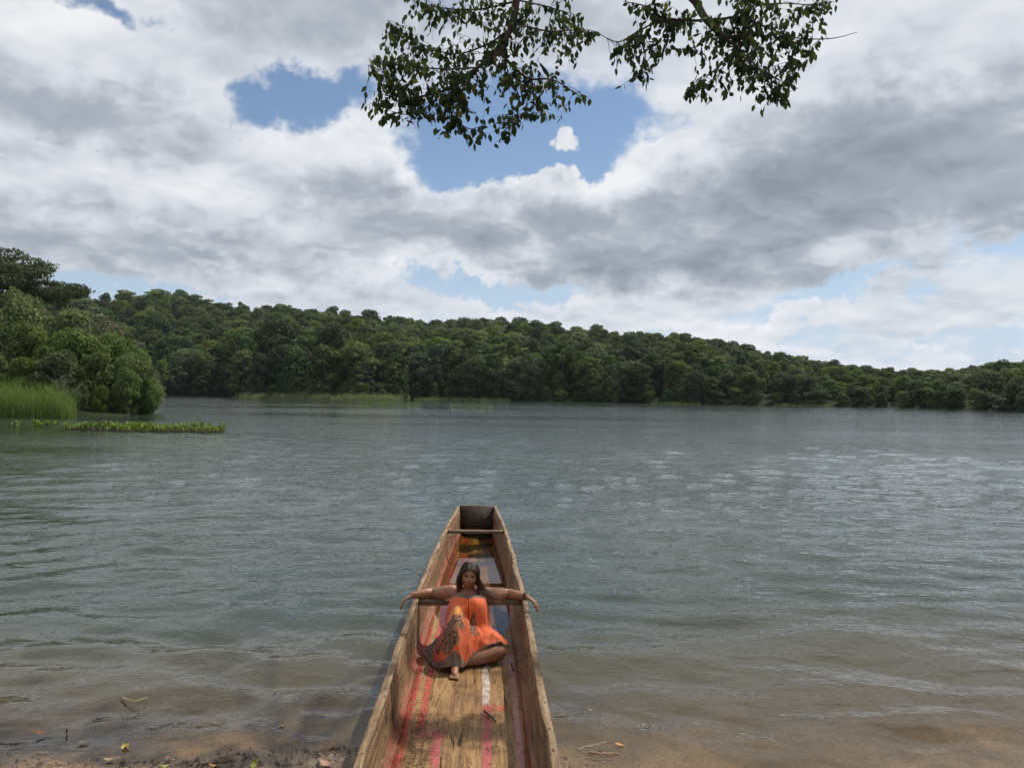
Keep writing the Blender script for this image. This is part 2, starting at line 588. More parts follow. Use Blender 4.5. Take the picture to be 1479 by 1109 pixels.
# ------------------------------------------------------------------ the wooden canoe
def wood(name, c_dark, c_mid, c_light, scale=1.0, paint=None, along='Y', rough=0.75):
    m, k = material(name)
    co = k.coord()
    st = {'Y': (9, 0.8, 9), 'X': (0.8, 9, 9), 'Z': (9, 9, 0.8)}[along]
    g1 = k.noise(k.map(co, tuple(s * scale for s in st)), 2.2, 8, 0.68, 0.6)
    g2 = k.noise(k.map(co, tuple(s * scale * 3.0 for s in st)), 2.0, 5, 0.7, 0.2)
    blot = k.noise(co, 3.3 * scale, 6, 0.68)
    col = k.ramp(g1, [(0.28, c_dark), (0.5, c_mid), (0.72, c_light)])
    col = k.mix(k.ss(g2, 0.48, 0.68, 0, 0.85), col, c_dark)
    col = k.mix(k.ss(blot, 0.50, 0.72, 0, 0.6), col, tuple(c * 0.55 for c in c_mid))
    col = k.mix(k.ss(k.noise(co, 27 * scale, 4, 0.75), 0.63, 0.70, 0, 0.8), col, tuple(c * 0.25 for c in c_mid))
    if paint:
        col = paint(k, co, col)
        dirt = k.ss(k.noise(k.map(co, (1.6, 0.8, 1.6)), 2.1, 7, 0.7), 0.47, 0.66, 0, 0.62)
        col = k.mix(dirt, col, k.mix(0.55, col, (0.07, 0.042, 0.022)))
    h = k.m('ADD', k.m('MULTIPLY', g2, 0.6), g1)
    crack = k.ss(k.noise(k.map(co, tuple(s * scale * 1.6 for s in st)), 1.6, 3, 0.5, 0.4), 0.30, 0.335, 0, 1)
    col = k.mix(crack, tuple(c * 0.35 for c in c_dark), col)
    h = k.m('MULTIPLY_ADD', crack, 0.8, h)
    k.out(k.pbr(col, k.ss(blot, 0.3, 0.7, rough - 0.2, rough + 0.1), k.bump(h, 0.014), spec=0.35))
    return m


RED, PINK, WHITE = (0.44, 0.045, 0.038), (0.47, 0.085, 0.10), (0.55, 0.47, 0.43)


def floor_paint(k, co, col):
    x, y, z = k.sep(co)
    wob = k.m('MULTIPLY', k.m('SUBTRACT', k.noise(co, 5, 4, 0.6), 0.5), 0.03)
    xw = k.m('ADD', x, wob)
    yw = k.m('MULTIPLY_ADD', k.m('SUBTRACT', k.noise(co, 7, 3), 0.5), 0.18, y)

    def band(v, a, b, s):
        return k.m('MULTIPLY', k.ss(v, a - s, a + s), k.ss(v, b - s, b + s, 1, 0))

    wear = k.ss(k.noise(co, 13, 6, 0.75), 0.40, 0.68, 1.0, 0.25)
    wear2 = k.ss(k.noise(k.map(co, (4, 1, 4)), 3, 6, 0.75), 0.30, 0.54, 0.45, 1.0)

    def stripe(a, b, ya, yb, c, s=0.008, f=1.0):
        nonlocal col
        q = k.m('MULTIPLY', band(xw, a, b, s), band(yw, ya, yb, 0.04))
        col = k.mix(k.m('MULTIPLY', k.m('MULTIPLY', q, wear), k.m('MULTIPLY', wear2, f)), col, c)

    # y is measured along the boat from its middle (y = 8 m in the scene)
    stripe(-0.46, -0.385, -6, 6, RED, 0.012)
    stripe(-0.335, -0.285, -2.55, 5, RED)
    stripe(-0.33, -0.14, -2.72, -2.58, PINK, 0.05, 0.6)
    stripe(-0.205, -0.145, -6, -2.6, PINK)
    stripe(0.128, 0.186, -2.12, -1.05, WHITE)
    stripe(0.132, 0.192, -6, -2.14, PINK)
    stripe(0.128, 0.30, -2.24, -2.12, RED, 0.02, 0.7)
    stripe(0.355, 0.405, -6, -1.0, (0.45, 0.22, 0.22))
    stripe(0.425, 0.5, -6, 6, RED, 0.012)
    stripe(-0.06, 0.02, 2.2, 6, (0.5, 0.34, 0.13))
    stripe(-0.2, -0.14, 2.2, 6, RED)
    return col


def side_paint(k, co, col):
    x, y, z = k.sep(co)
    n = k.noise(k.map(co, (1, 2, 6)), 2.5, 5, 0.7)
    zw = k.m('MULTIPLY_ADD', k.m('SUBTRACT', n, 0.5), 0.16, z)
    q = k.m('MULTIPLY', k.ss(zw, 0.095, 0.165, 1, 0), k.ss(k.noise(k.map(co, (2, 0.7, 2)), 2.6, 6, 0.75), 0.38, 0.60, 0.95, 0.25))
    col = k.mix(k.m('MULTIPLY', q, k.ss(x, -0.1, 0.1, 1.0, 0.55)), col, (0.30, 0.055, 0.035))
    q2 = k.m('MULTIPLY', k.ss(k.noise(k.map(co, (1, 0.9, 5)), 2.0, 4, 0.7), 0.5, 0.66), k.ss(y, -1.2, 0.6, 0, 0.75))
    return k.mix(q2, col, (0.44, 0.13, 0.07))


M_FLOOR = wood('canoe_floor_wood', (0.10, 0.050, 0.018), (0.29, 0.160, 0.060), (0.45, 0.275, 0.115), paint=floor_paint, rough=0.6)
M_SIDE = wood('canoe_side_wood', (0.060, 0.033, 0.017), (0.22, 0.130, 0.062), (0.40, 0.265, 0.135), paint=side_paint)
M_RAIL = wood('gunwale_wood', (0.085, 0.050, 0.026), (0.27, 0.175, 0.090), (0.44, 0.315, 0.175), scale=1.4)
M_BEAM = wood('thwart_wood', (0.10, 0.065, 0.04), (0.22, 0.15, 0.085), (0.33, 0.24, 0.14), along='X')
M_DARK = wood('transom_wood', (0.03, 0.020, 0.014), (0.075, 0.05, 0.034), (0.12, 0.08, 0.055), along='X')

CANOE_Y, CANOE_AZ = 8.0, math.atan(0.034)
canoe = bpy.data.objects.new('wooden_canoe', None)
COL.objects.link(canoe)
canoe.location = (-0.264 - (CANOE_Y - 4.1) * 0.034, CANOE_Y, 0.0)
canoe.rotation_euler = (0, 0, CANOE_AZ)
tag(canoe, 'long narrow wooden canoe with worn red and pink paint pulled up on the bank', 'canoe')
C_M = Matrix.Translation(canoe.location) @ Matrix.Rotation(CANOE_AZ, 4, 'Z')


def cw(x, y, z):                                             # canoe coordinates -> scene
    return C_M @ Vector((x, y, z))


CY = np.array([-4.7, -3.9, -2, -0.6, 1.0, 2.0, 3.1, 4.0, 5.2])
CH = np.array([0.52, 0.538, 0.538, 0.525, 0.50, 0.475, 0.437, 0.392, 0.322])   # outer half width at the gunwale


def half(y):
    return np.interp(y, *[catmull(np.stack([CY, CH], 1), 200)[:, i] for i in (0, 1)])


def floor_z(y):
    return np.interp(y, [-4.7, 0, 3, 5.2], [0.105, 0.052, 0.01, 0.0])


def rim_z(y):
    return np.interp(y, [-4.7, 3.5, 5.2], [0.45, 0.45, 0.468])


YS = np.linspace(-4.7, 5.2, 100)
TH = 0.032


def section(y, sgn, rough_seed):
    """inner and outer profile of one side, from the floor up to the rim"""
    w_, f, r = half(y), floor_z(y), rim_z(y)
    prof = []
    for t, inn in ((0.0, 0.115), (0.06, 0.072), (0.16, 0.052), (0.35, 0.043), (0.65, 0.037), (1.0, 0.032)):
        prof.append((w_ - inn, f + (r - f) * t))
    out = [(w_, r), (w_ - 0.004, f + (r - f) * 0.6), (w_ - 0.02, f + 0.05), (w_ - 0.075, f - 0.045), (w_ - 0.135, f - 0.055)]
    return [(sgn * a, y, b) for a, b in prof + out]


def loft(rows, closed=True):
    rows = np.asarray(rows)
    n, m = rows.shape[:2]
    v = rows.reshape(-1, 3)
    j = np.arange(m if closed else m - 1)
    i = np.arange(n - 1)
    I, J = np.meshgrid(i, j, indexing='ij')
    J2 = (J + 1) % m
    q = np.stack([I * m + J, I * m + J2, (I + 1) * m + J2, (I + 1) * m + J], -1).reshape(-1, 4)
    return v, q, (np.arange(m)[::-1], (n - 1) * m + np.arange(m))


def loft_mesh(name, rows, mat, smooth=False):
    v, q, caps = loft(rows)
    bm_faces = [q] + [c[None, :] for c in caps]
    me = mesh_np(name, v, bm_faces, mat, smooth)
    bm = bmesh.new()
    bm.from_mesh(me)
    bmesh.ops.recalc_face_normals(bm, faces=bm.faces)
    bm.to_mesh(me)
    bm.free()
    return me


def side_plank(sgn, y0, y1, push=0.0):
    yy = np.linspace(y0, y1, max(4, int((y1 - y0) / 0.12)))
    rows = []
    for y in yy:
        s = np.array(section(y, sgn, 0))
        s[:, 0] += sgn * push
        s[:, 0] += 0.016 * fbm(np.full(len(s), y * 2.3), s[:, 2] * 7 + sgn * 3, 3)
        rows.append(s)
    me = loft_mesh('side_plank', rows, M_SIDE)
    return add('side_plank', me, canoe)


side_plank(-1, -4.7, -2.62, 0.006)
side_plank(-1, -2.63, 5.2)
side_plank(1, -4.7, 1.3, 0.003)
side_plank(1, 1.29, 5.2)

# bottom board, slightly dished, with uneven adze marks
rows = []
for y in np.linspace(-4.68, 5.18, 140):
    w_, f = half(y) - 0.10, floor_z(y)
    u = np.linspace(-1, 1, 17)
    x = u * w_
    z = f + 0.012 * u ** 4 - 0.004 + 0.010 * fbm(x * 4, np.full(17, y * 1.7), 3, 2) - 0.006 * (u > 0.1) * np.clip((y + 1.2) * 0.5, 0, 1)
    top = np.stack([x, np.full(17, y), z], 1)
    bot = np.stack([x[::-1], np.full(17, y), np.full(17, f - 0.06)], 1)
    rows.append(np.vstack([top, bot]))
add('bottom_board', loft_mesh('bottom_board', rows, M_FLOOR), canoe)


def bar(p0, p1, w_, h_, n=12, wob=0.004, seed=0):
    """rough sawn bar between two points: rows for loft"""
    p0, p1 = np.array(p0, float), np.array(p1, float)
    d = (p1 - p0) / np.linalg.norm(p1 - p0)
    s = np.cross(d, [0, 0, 1.0])
    s /= np.linalg.norm(s)
    u = np.cross(s, d)
    rows = []
    b = 0.15
    for i, t in enumerate(np.linspace(0, 1, n)):
        c = p0 + (p1 - p0) * t
        o = wob * np.array([fbm(np.array([t * 7 + seed]), np.array([q * 3.3 + seed]), 2)[0] for q in range(8)])
        pts = [(-1, -1 + b), (-1 + b, -1), (1 - b, -1), (1, -1 + b), (1, 1 - b), (1 - b, 1), (-1 + b, 1), (-1, 1 - b)]
        rows.append([c + s * (a * w_ / 2 + o[q]) + u * (e * h_ / 2 + o[-q]) for q, (a, e) in enumerate(pts)])
    return rows


# gunwale strips in several lengths, butted end to end
strips = []
for sgn, cuts in ((-1, [-4.7, -1.72, 1.35, 3.12, 5.2]), (1, [-4.7, -1.1, 0.85, 2.3, 5.2])):
    for q, (a, b) in enumerate(zip(cuts[:-1], cuts[1:])):
        yy = np.linspace(a + 0.004, b - 0.004, max(6, int((b - a) / 0.15)))
        rows = []
        for i, y in enumerate(yy):
            ww = half(y)
            hj = 0.010 * fbm(np.array([y * 1.9 + q]), np.array([sgn * 2.0]), 3)[0]
            wj = 0.022 * fbm(np.array([y * 1.6]), np.array([sgn * 5.0 + q]), 3)[0]
            lift = 0.004 * (q % 2)
            i_, o_ = ww - 0.037 + wj, ww + 0.008 + 0.4 * wj
            z0, z1 = rim_z(y) + 0.001, rim_z(y) + 0.026 + hj + lift
            rows.append([(sgn * i_, y, z0), (sgn * o_, y, z0), (sgn * (o_ + 0.002), y, z1 - 0.006), (sgn * (o_ - 0.006), y, z1),
                         (sgn * (i_ + 0.006), y, z1), (sgn * (i_ - 0.001), y, z1 - 0.006)])
        strips.append((sgn, a, b, add('gunwale_strip', loft_mesh('gunwale_strip', rows, M_RAIL), canoe)))

# nail heads along the gunwales
iron, k = material('rusty_iron')
k.out(k.pbr(k.ramp(k.noise(k.coord(), 60, 3), [(0.3, (0.03, 0.018, 0.012)), (0.7, (0.10, 0.05, 0.03))]), 0.7, Metallic=0.4))
nail_me = None
for sgn in (-1, 1):
    for y in np.arange(-4.4, 1.0, 0.32):
        if nail_me is None:
            b_ = Bag()
            b_.tube([(0, 0, 0), (0, 0, 0.004)], [0.006, 0.005], 8)
            nail_me = b_.mesh('nail', iron)
        host = [q[3] for q in strips if q[0] == sgn and q[1] <= y < q[2]][0]
        add('nail', nail_me, host, (sgn * (half(y) - 0.015 + random.uniform(-0.008, 0.008)), y + random.uniform(-0.08, 0.08), rim_z(y) + 0.027))

# thwarts: the one she leans on and the one near the bow
for y, dz, w_, h_ in ((-0.60, -0.012, 0.075, 0.052), (3.1, -0.012, 0.07, 0.045)):
    hw = float(half(y)) - 0.035
    add('thwart', loft_mesh('thwart', bar((-hw, y, 0.45 + dz), (hw, y, 0.45 + dz), w_, h_, 14, 0.006, y), M_BEAM), canoe)

# transoms close the ends
for y, mat, dz in ((5.2, M_DARK, 0.0), (-4.7, M_DARK, -0.01)):
    hw, f, r = float(half(y)), float(floor_z(y)), float(rim_z(y))
    d_ = 0.045 if y > 0 else -0.045
    prof = [(-hw + 0.13, f - 0.05), (hw - 0.13, f - 0.05), (hw - 0.03, f + 0.02), (hw, r + 0.022), (0.1, r + 0.030), (-0.1, r + 0.034), (-hw, r + 0.030), (-hw + 0.03, f + 0.02)]
    rows = [[(a, y + t * d_, b) for a, b in prof] for t in (0.0, 1.0)]
    add('transom', loft_mesh('transom', rows, mat), canoe)

# rain water lying in the bow half of the boat
bilge, k = material('bilge_water')
co = k.coord()
n_ = k.bump(k.noise(co, 16, 2, 0.5), 0.004, 0.05)
fr = k.node('ShaderNodeFresnel', {'IOR': 1.333, 'Normal': n_}).outputs[0]
gl = k.node('ShaderNodeBsdfGlossy', {'Roughness': 0.02, 'Normal': n_}).outputs[0]
tr = k.node('ShaderNodeBsdfTransparent', {'Color': (0.72, 0.58, 0.38)}).outputs[0]
k.out(k.node('ShaderNodeMixShader', {0: fr, 1: tr, 2: gl}).outputs[0])
yy = np.linspace(-1.15, 5.19, 60)
rows = np.array([[(-(half(y) - 0.06), y, 0.053), (half(y) - 0.06, y, 0.053)] for y in yy])
pool = add('bilge_water', mesh_np('bilge_water', rows.reshape(-1, 3), grid_faces(60, 2)[:, ::-1], bilge))
pool.matrix_world = C_M
tag(pool, kind='structure')

# ------------------------------------------------------------------ foliage
def foliage(name, dark, mid, light, var=0.35, trans=0.28, hue0=0.480, hue1=0.055):
    m, k = material(name)
    rnd = k.node('ShaderNodeObjectInfo').outputs['Random']
    co = k.coord()
    n1 = k.noise(k.v('ADD', co, k.comb(k.m('MULTIPLY', rnd, 37.0), 0.0, 0.0)), 0.55, 3, 0.6)
    col = k.ramp(n1, [(0.32, dark), (0.52, mid), (0.74, light)])
    isl = k.node('ShaderNodeNewGeometry').outputs['Random Per Island']
    val = k.m('ADD', k.m('MULTIPLY_ADD', rnd, var * 1.6, 1.0 - var * 0.8), k.m('MULTIPLY', k.m('SUBTRACT', isl, 0.5), 0.5))
    hue = k.node('ShaderNodeHueSaturation', {'Hue': k.m('MULTIPLY_ADD', k.m('FRACT', k.m('MULTIPLY', rnd, 7.31)), hue1, hue0),
                                             'Saturation': k.m('MULTIPLY_ADD', k.m('FRACT', k.m('MULTIPLY', rnd, 13.7)), 0.5, 0.75),
                                             'Value': val, 'Color': col}).outputs[0]
    df = k.pbr(hue, 0.7, spec=0.12)
    tr = k.node('ShaderNodeBsdfTranslucent', {'Color': k.mix(0.35, hue, (0.16, 0.20, 0.02))}).outputs[0]
    k.out(k.node('ShaderNodeMixShader', {0: trans, 1: df, 2: tr}).outputs[0])
    return m


M_FOREST = foliage('forest_leaves', (0.034, 0.055, 0.022), (0.070, 0.102, 0.036), (0.128, 0.150, 0.053), 0.6)
M_BANK = foliage('bank_leaves', (0.060, 0.100, 0.030), (0.115, 0.172, 0.050), (0.20, 0.245, 0.080), 0.3, 0.32, 0.485, 0.035)
M_LIGHT = foliage('light_forest_leaves', (0.075, 0.100, 0.030), (0.140, 0.172, 0.052), (0.21, 0.225, 0.080), 0.4)
M_DEEP = foliage('deep_forest_leaves', (0.026, 0.048, 0.022), (0.052, 0.084, 0.036), (0.095, 0.125, 0.052), 0.5)
M_OLIVE = foliage('olive_forest_leaves', (0.056, 0.068, 0.034), (0.100, 0.116, 0.056), (0.150, 0.160, 0.080), 0.4)
M_DRYLEAF = foliage('dry_leaves', (0.11, 0.105, 0.06), (0.17, 0.16, 0.092), (0.22, 0.21, 0.125), 0.2)
M_UMBR = foliage('umbrella_leaves', (0.042, 0.066, 0.028), (0.072, 0.105, 0.040), (0.115, 0.140, 0.050), 0.2)


def bark(name, a, b, scale=1.0):
    m, k = material(name)
    co = k.coord()
    n = k.noise(k.map(co, (1, 1, 0.3)), 14 * scale, 6, 0.7)
    k.out(k.pbr(k.ramp(n, [(0.3, a), (0.7, b)]), 0.85, k.bump(n, 0.02)))
    return m


M_TRUNK = bark('trunk_bark', (0.06, 0.05, 0.038), (0.16, 0.135, 0.105), 0.3)
M_PALE = bark('pale_dead_wood', (0.20, 0.18, 0.15), (0.42, 0.39, 0.34), 0.4)


def leaf_cloud(lobes, n, size, seed, spread=0.75, up=0.3, zmin=-0.55, shell=(0.72, 1.05), aspect=0.62, droop=0.0):
    """n small kite-shaped leaf sprays on and just inside a set of lobes (cx,cy,cz,rx,ry,rz)"""
    g = np.random.default_rng(seed)
    L = np.array(lobes, float)
    wgt = (L[:, 3] * L[:, 4] + L[:, 3] * L[:, 5] + L[:, 4] * L[:, 5])
    pick = g.choice(len(L), int(n * 1.8), p=wgt / wgt.sum())
    d = unit(g.normal(size=(len(pick), 3)))
    d = d[d[:, 2] > zmin - 0.4 * g.random(len(d))]
    pick = pick[:len(d)]
    r = g.uniform(shell[0], shell[1], len(d)) ** 0.6
    bump = 1 + 0.20 * np.sin(d[:, 0] * 7 + pick) * np.sin(d[:, 1] * 6 + 2 * pick) + 0.12 * np.sin(d[:, 2] * 11 + pick)
    p = L[pick, :3] + d * L[pick, 3:] * (r * bump)[:, None]
    keep = np.ones(len(p), bool)
    for i in range(len(L)):
        q = np.linalg.norm((p - L[i, :3]) / L[i, 3:], axis=1)
        keep &= ~((q < 0.66) & (pick != i))
    p, d = p[keep][:n], d[keep][:n]
    m = len(p)
    nrm = unit(d * 0.8 + g.normal(size=(m, 3)) * spread + np.array([0, 0, up]))
    t = unit(np.cross(nrm, g.normal(size=(m, 3))))
    t[:, 2] -= droop
    t = unit(t)
    b = unit(np.cross(nrm, t))
    s = size * g.uniform(0.6, 1.35, m)[:, None]
    bend = nrm * s * 0.16
    v = np.stack([p - t * s * 0.5, p + b * s * aspect * 0.5 - bend, p + t * s * 0.5, p - b * s * aspect * 0.5 - bend], 1)
    f = np.arange(m * 4).reshape(m, 4)
    return v.reshape(-1, 3), f


def lobed(g, h, rad_, n, low=0.3, flat=0.75, size=(0.32, 0.55)):
    out = []
    for i in range(n):
        t = low + (1 - low) * (i + 0.5) / n
        env = rad_ * (math.sin(min(1, (t - low) / (1 - low) * 0.86 + 0.12) * math.pi) ** 0.6)
        a = i * 2.4 + g.uniform(-0.6, 0.6)
        rr_ = env * g.uniform(0.35, 0.75)
        s = rad_ * g.uniform(*size)
        out.append((math.cos(a) * rr_, math.sin(a) * rr_, h * t - s * flat * 0.6, s, s, s * flat))
    return out


def trunk_mesh(name, h, r0, limbs, seed, mat=None, fork=0.45):
    g = np.random.default_rng(seed)
    B = Bag()
    pts = [(0, 0, -0.6)]
    for i in range(1, 5):
        t = i / 4
        pts.append((g.normal() * h * 0.018, g.normal() * h * 0.018, h * 0.8 * t))
    B.tube(catmull(pts, 9), np.linspace(r0, r0 * 0.35, 9), 7)
    for i in range(limbs):
        a = i * 2.4 + g.uniform(-0.4, 0.4)
        z0 = h * g.uniform(fork * 0.7, fork * 1.5)
        L = h * g.uniform(0.22, 0.36)
        d = np.array([math.cos(a), math.sin(a), g.uniform(0.5, 1.2)])
        p0 = np.array([0, 0, z0])
        B.tube(catmull([p0, p0 + d * L * 0.5, p0 + d * L + np.array([0, 0, L * 0.2])], 5), np.linspace(r0 * 0.45, r0 * 0.12, 5), 5)
    return B.mesh(name, mat or M_TRUNK)


# a set of forest crowns, modelled 14 m tall
KINDS = []
g_ = np.random.default_rng(21)
for i, (name, rad_, nl, low, flat, sz, cnt, lsz, mt) in enumerate([
        ('rounded', 4.6, 13, 0.20, 0.80, (0.36, 0.55), 4600, 0.72, M_FOREST), ('broad', 5.8, 15, 0.34, 0.60, (0.30, 0.50), 4800, 0.70, M_FOREST),
        ('tall', 3.7, 14, 0.10, 0.95, (0.36, 0.58), 4400, 0.70, M_DEEP), ('bushy', 4.9, 18, 0.02, 0.78, (0.26, 0.46), 5200, 0.66, M_FOREST),
        ('vine-draped', 4.2, 19, 0.0, 1.10, (0.30, 0.48), 5200, 0.66, M_DEEP), ('layered', 5.6, 12, 0.36, 0.36, (0.34, 0.56), 4200, 0.66, M_LIGHT),
        ('irregular', 4.8, 11, 0.15, 0.74, (0.22, 0.62), 4200, 0.74, M_FOREST), ('feathery', 4.6, 26, 0.16, 0.62, (0.18, 0.34), 5200, 0.46, M_LIGHT),
        ('thin-crowned', 4.4, 12, 0.45, 0.55, (0.24, 0.42), 1900, 0.60, M_OLIVE), ('columnar', 2.7, 12, 0.12, 1.15, (0.42, 0.62), 3600, 0.66, M_DEEP)]):
    lob = lobed(g_, 14, rad_, nl, low, flat, sz)
    v, f = leaf_cloud(lob, cnt, lsz, 100 + i, spread=0.42, up=0.15, droop=0.25 if name == 'vine-draped' else 0.0)
    KINDS.append((name, mesh_np('crown_' + name, v, f, mt), trunk_mesh('trunk_' + name, 14, 0.3, 5 if name != 'thin-crowned' else 11, i, M_PALE if name == 'thin-crowned' else None)))


def tree(name, crown, trunk, loc, rz, sc, label, group, cat='tree'):
    e = bpy.data.objects.new(name, None)
    COL.objects.link(e)
    e.location, e.rotation_euler, e.scale = loc, (0, 0, rz), sc if isinstance(sc, tuple) else (sc, sc, sc)
    add('trunk', trunk, e)
    c = add('crown', crown, e)
    tag(e, label, cat, group)
    return e, c


def column(az):                                               # photo column of a bearing, on the horizon
    return W0 / 2 + FPX * math.tan(az)


# candidate tree places over the whole hillside in view
g_ = np.random.default_rng(5)
cand = []
r = 60.0
while r < 560:
    ia = rad(-43)
    while ia < rad(43):
        hf = float(np.interp(ia, HF_AZ, HF))
        a, rj = ia + g_.uniform(-3.0, 3.0) / r, r + g_.uniform(-2.8, 2.8)
        s2, rg2, _ = [float(q) for q in land(a)]
        if s2 + 1.0 < rj < rg2 + 26:
            cand.append((a, rj, s2, rg2, 0))
        ia += (6.6 if r < 300 else 5.8) * (0.35 + 0.65 * hf) / r
    r += 6.4
ia = rad(-24)
while ia < rad(36):                                           # low growth that closes the shore down to the water
    s2, rg2, _ = [float(q) for q in land(ia)]
    cand.append((ia, s2 + g_.uniform(-0.6, 1.8), s2, rg2, 1))
    ia += g_.uniform(3.6, 5.8) / s2
cand = [c for c in cand if not (column(c[0]) < 232 and c[1] < 300)]     # the near left bank is planted by hand
cand.sort(key=lambda c: c[1] - c[2] + 0.02 * c[1])


def where(px):
    if px < 236:
        return 'past the left bank', 'trees past the left bank'
    if px < 338:
        return 'round the cove', 'trees round the cove'
    if px < 590:
        return 'on the wooded point', 'trees on the wooded point'
    if px < 960:
        return 'on the far shore beyond the canoe', 'trees on the far shore'
    if px < 1245:
        return 'at the foot of the hill', 'trees at the foot of the hill'
    return 'on the low right-hand shore', 'trees on the right far shore'


NTH = ['first', 'second', 'third', 'fourth', 'fifth', 'sixth', 'seventh', 'eighth', 'ninth', 'tenth', 'eleventh', 'twelfth', 'thirteenth', 'fourteenth', 'fifteenth',
       'sixteenth', 'seventeenth', 'eighteenth', 'nineteenth', 'twentieth']
alike = {}
N_INDIV = 285
rest, made, first_crowns = [], 0, {}
for i, (a, r, s, rg, shore_) in enumerate(cand):
    px = column(a)
    x, y = math.sin(a) * r, math.cos(a) * r
    z = float(land_z(np.array(x), np.array(y)))
    inland = r - s
    h = g_.uniform(7.0, 15.5) if g_.random() > 0.05 else g_.uniform(15, 18)
    if inland < 9:
        kd = g_.choice([2, 3, 3, 4, 4, 0, 6, 7, 9, 7])
        h = g_.uniform(7.5, 13)
    else:
        kd = g_.choice([0, 0, 0, 1, 1, 1, 2, 3, 3, 5, 5, 6, 6, 7, 7, 7, 8, 9])
    if 338 < px < 590 and inland < 42:
        h *= 1.32 if 370 < px < 485 else 1.08
    hf = float(np.interp(a, HF_AZ, HF))
    h *= hf
    if shore_:
        kd, h = g_.choice([3, 4, 7, 6, 3]), g_.uniform(3.6, 6.8) * (0.5 + 0.5 * hf)
    if r > rg - 25:
        h *= g_.uniform(0.62, 1.05)
    sc = h / 14.0
    wd2 = 1.0 + 0.35 * (1 - hf) + 0.25 * shore_
    scv = (sc * g_.uniform(0.9, 1.3) * wd2, sc * g_.uniform(0.9, 1.3) * wd2, sc)
    if made < N_INDIV and -40 < px < 1520:
        name, cm, tm = KINDS[kd]
        wh, grp = where(px)
        row_ = 'low shoreside' if shore_ else 'waterline' if inland < 9 else 'second-row' if inland < 17 else 'back-row'
        e, c_ = tree('forest_tree', cm, tm, (x, y, z - 0.3), g_.uniform(0, 6.28), scv, '', grp)
        alike.setdefault((row_, name, wh), []).append((px, e))
        first_crowns.setdefault(kd, c_)
        made += 1
    else:
        rest.append((x, y, z - 0.3, kd, scv, g_.uniform(0, 6.28)))

for (row_, name, wh), es in alike.items():
    for q, (px, e) in enumerate(sorted(es, key=lambda t: t[0])):
        e['label'] = f'{NTH[min(q, 19)]} {row_} {name} tree from the left {wh}' if len(es) > 1 else f'only {row_} {name} green tree {wh}'

# the rest of the wood on the hillside: one mass
pts = np.array([q[:3] for q in rest])
fm = bpy.data.meshes.new('hillside_forest')
fm.from_pydata([tuple(p) for p in pts], [], [])
at_ = fm.attributes.new('kind', 'INT', 'POINT')
at_.data.foreach_set('value', np.array([q[3] for q in rest], dtype=np.int32))
at_ = fm.attributes.new('size', 'FLOAT_VECTOR', 'POINT')
at_.data.foreach_set('vector', np.array([q[4] for q in rest], dtype=np.float32).ravel())
at_ = fm.attributes.new('turn', 'FLOAT_VECTOR', 'POINT')
at_.data.foreach_set('vector', np.array([(0, 0, q[5]) for q in rest], dtype=np.float32).ravel())
forest = add('hillside_forest', fm)
tag(forest, 'dense green rainforest covering the hillside behind the trees along the shore', 'forest', kind='stuff')
ng = bpy.data.node_groups.new('plant_forest', 'GeometryNodeTree')
ng.interface.new_socket('Geometry', in_out='INPUT', socket_type='NodeSocketGeometry')
ng.interface.new_socket('Geometry', in_out='OUTPUT', socket_type='NodeSocketGeometry')
gi, go = ng.nodes.new('NodeGroupInput'), ng.nodes.new('NodeGroupOutput')
iop = ng.nodes.new('GeometryNodeInstanceOnPoints')
iop.inputs['Pick Instance'].default_value = True
join = ng.nodes.new('GeometryNodeGeometryToInstance')
infos = []
for kd in range(len(KINDS)):
    oi = ng.nodes.new('GeometryNodeObjectInfo')
    oi.transform_space = 'ORIGINAL'
    oi.inputs['Object'].default_value = first_crowns[kd]
    oi.inputs['As Instance'].default_value = True
    infos.append(oi)
for oi in reversed(infos):
    ng.links.new(oi.outputs['Geometry'], join.inputs[0])
for nm, typ, sock in (('kind', 'INT', 'Instance Index'), ('size', 'FLOAT_VECTOR', 'Scale'), ('turn', 'FLOAT_VECTOR', 'Rotation')):
    na = ng.nodes.new('GeometryNodeInputNamedAttribute')
    na.data_type = typ
    na.inputs['Name'].default_value = nm
    ng.links.new(na.outputs['Attribute'], iop.inputs[sock])
jj = ng.nodes.new('GeometryNodeJoinGeometry')
for oi in reversed(infos):
    ng.links.new(oi.outputs['Geometry'], jj.inputs[0])
ng.nodes.remove(join)
ng.links.new(gi.outputs[0], iop.inputs['Points'])
ng.links.new(jj.outputs[0], iop.inputs['Instance'])
ng.links.new(iop.outputs[0], go.inputs[0])
forest.modifiers.new('plant', 'NODES').node_group = ng

# ------------------------------------------------------------------ the near left bank
SHRUBS = []
g_ = np.random.default_rng(33)
for i in range(5):
    lob = lobed(g_, 5.0, (2.4, 2.9, 2.1, 2.6, 2.3)[i], 22, 0.0, 0.85, (0.20, 0.42))
    v, f = leaf_cloud(lob, 11000, 0.23, 300 + i, shell=(0.5, 1.2), spread=0.9, droop=0.3 * (i % 2))
    SHRUBS.append(mesh_np('shrub_crown', v, f, M_BANK))
lob = lobed(g_, 5.0, 2.4, 14, 0.05, 0.8, (0.28, 0.45))
v, f = leaf_cloud(lob, 2600, 0.22, 321, spread=1.0)
DRY = mesh_np('dry_crown', v, f, M_DRYLEAF)
STEM = trunk_mesh('shrub_stem', 5.0, 0.09, 7, 9, fork=0.3)


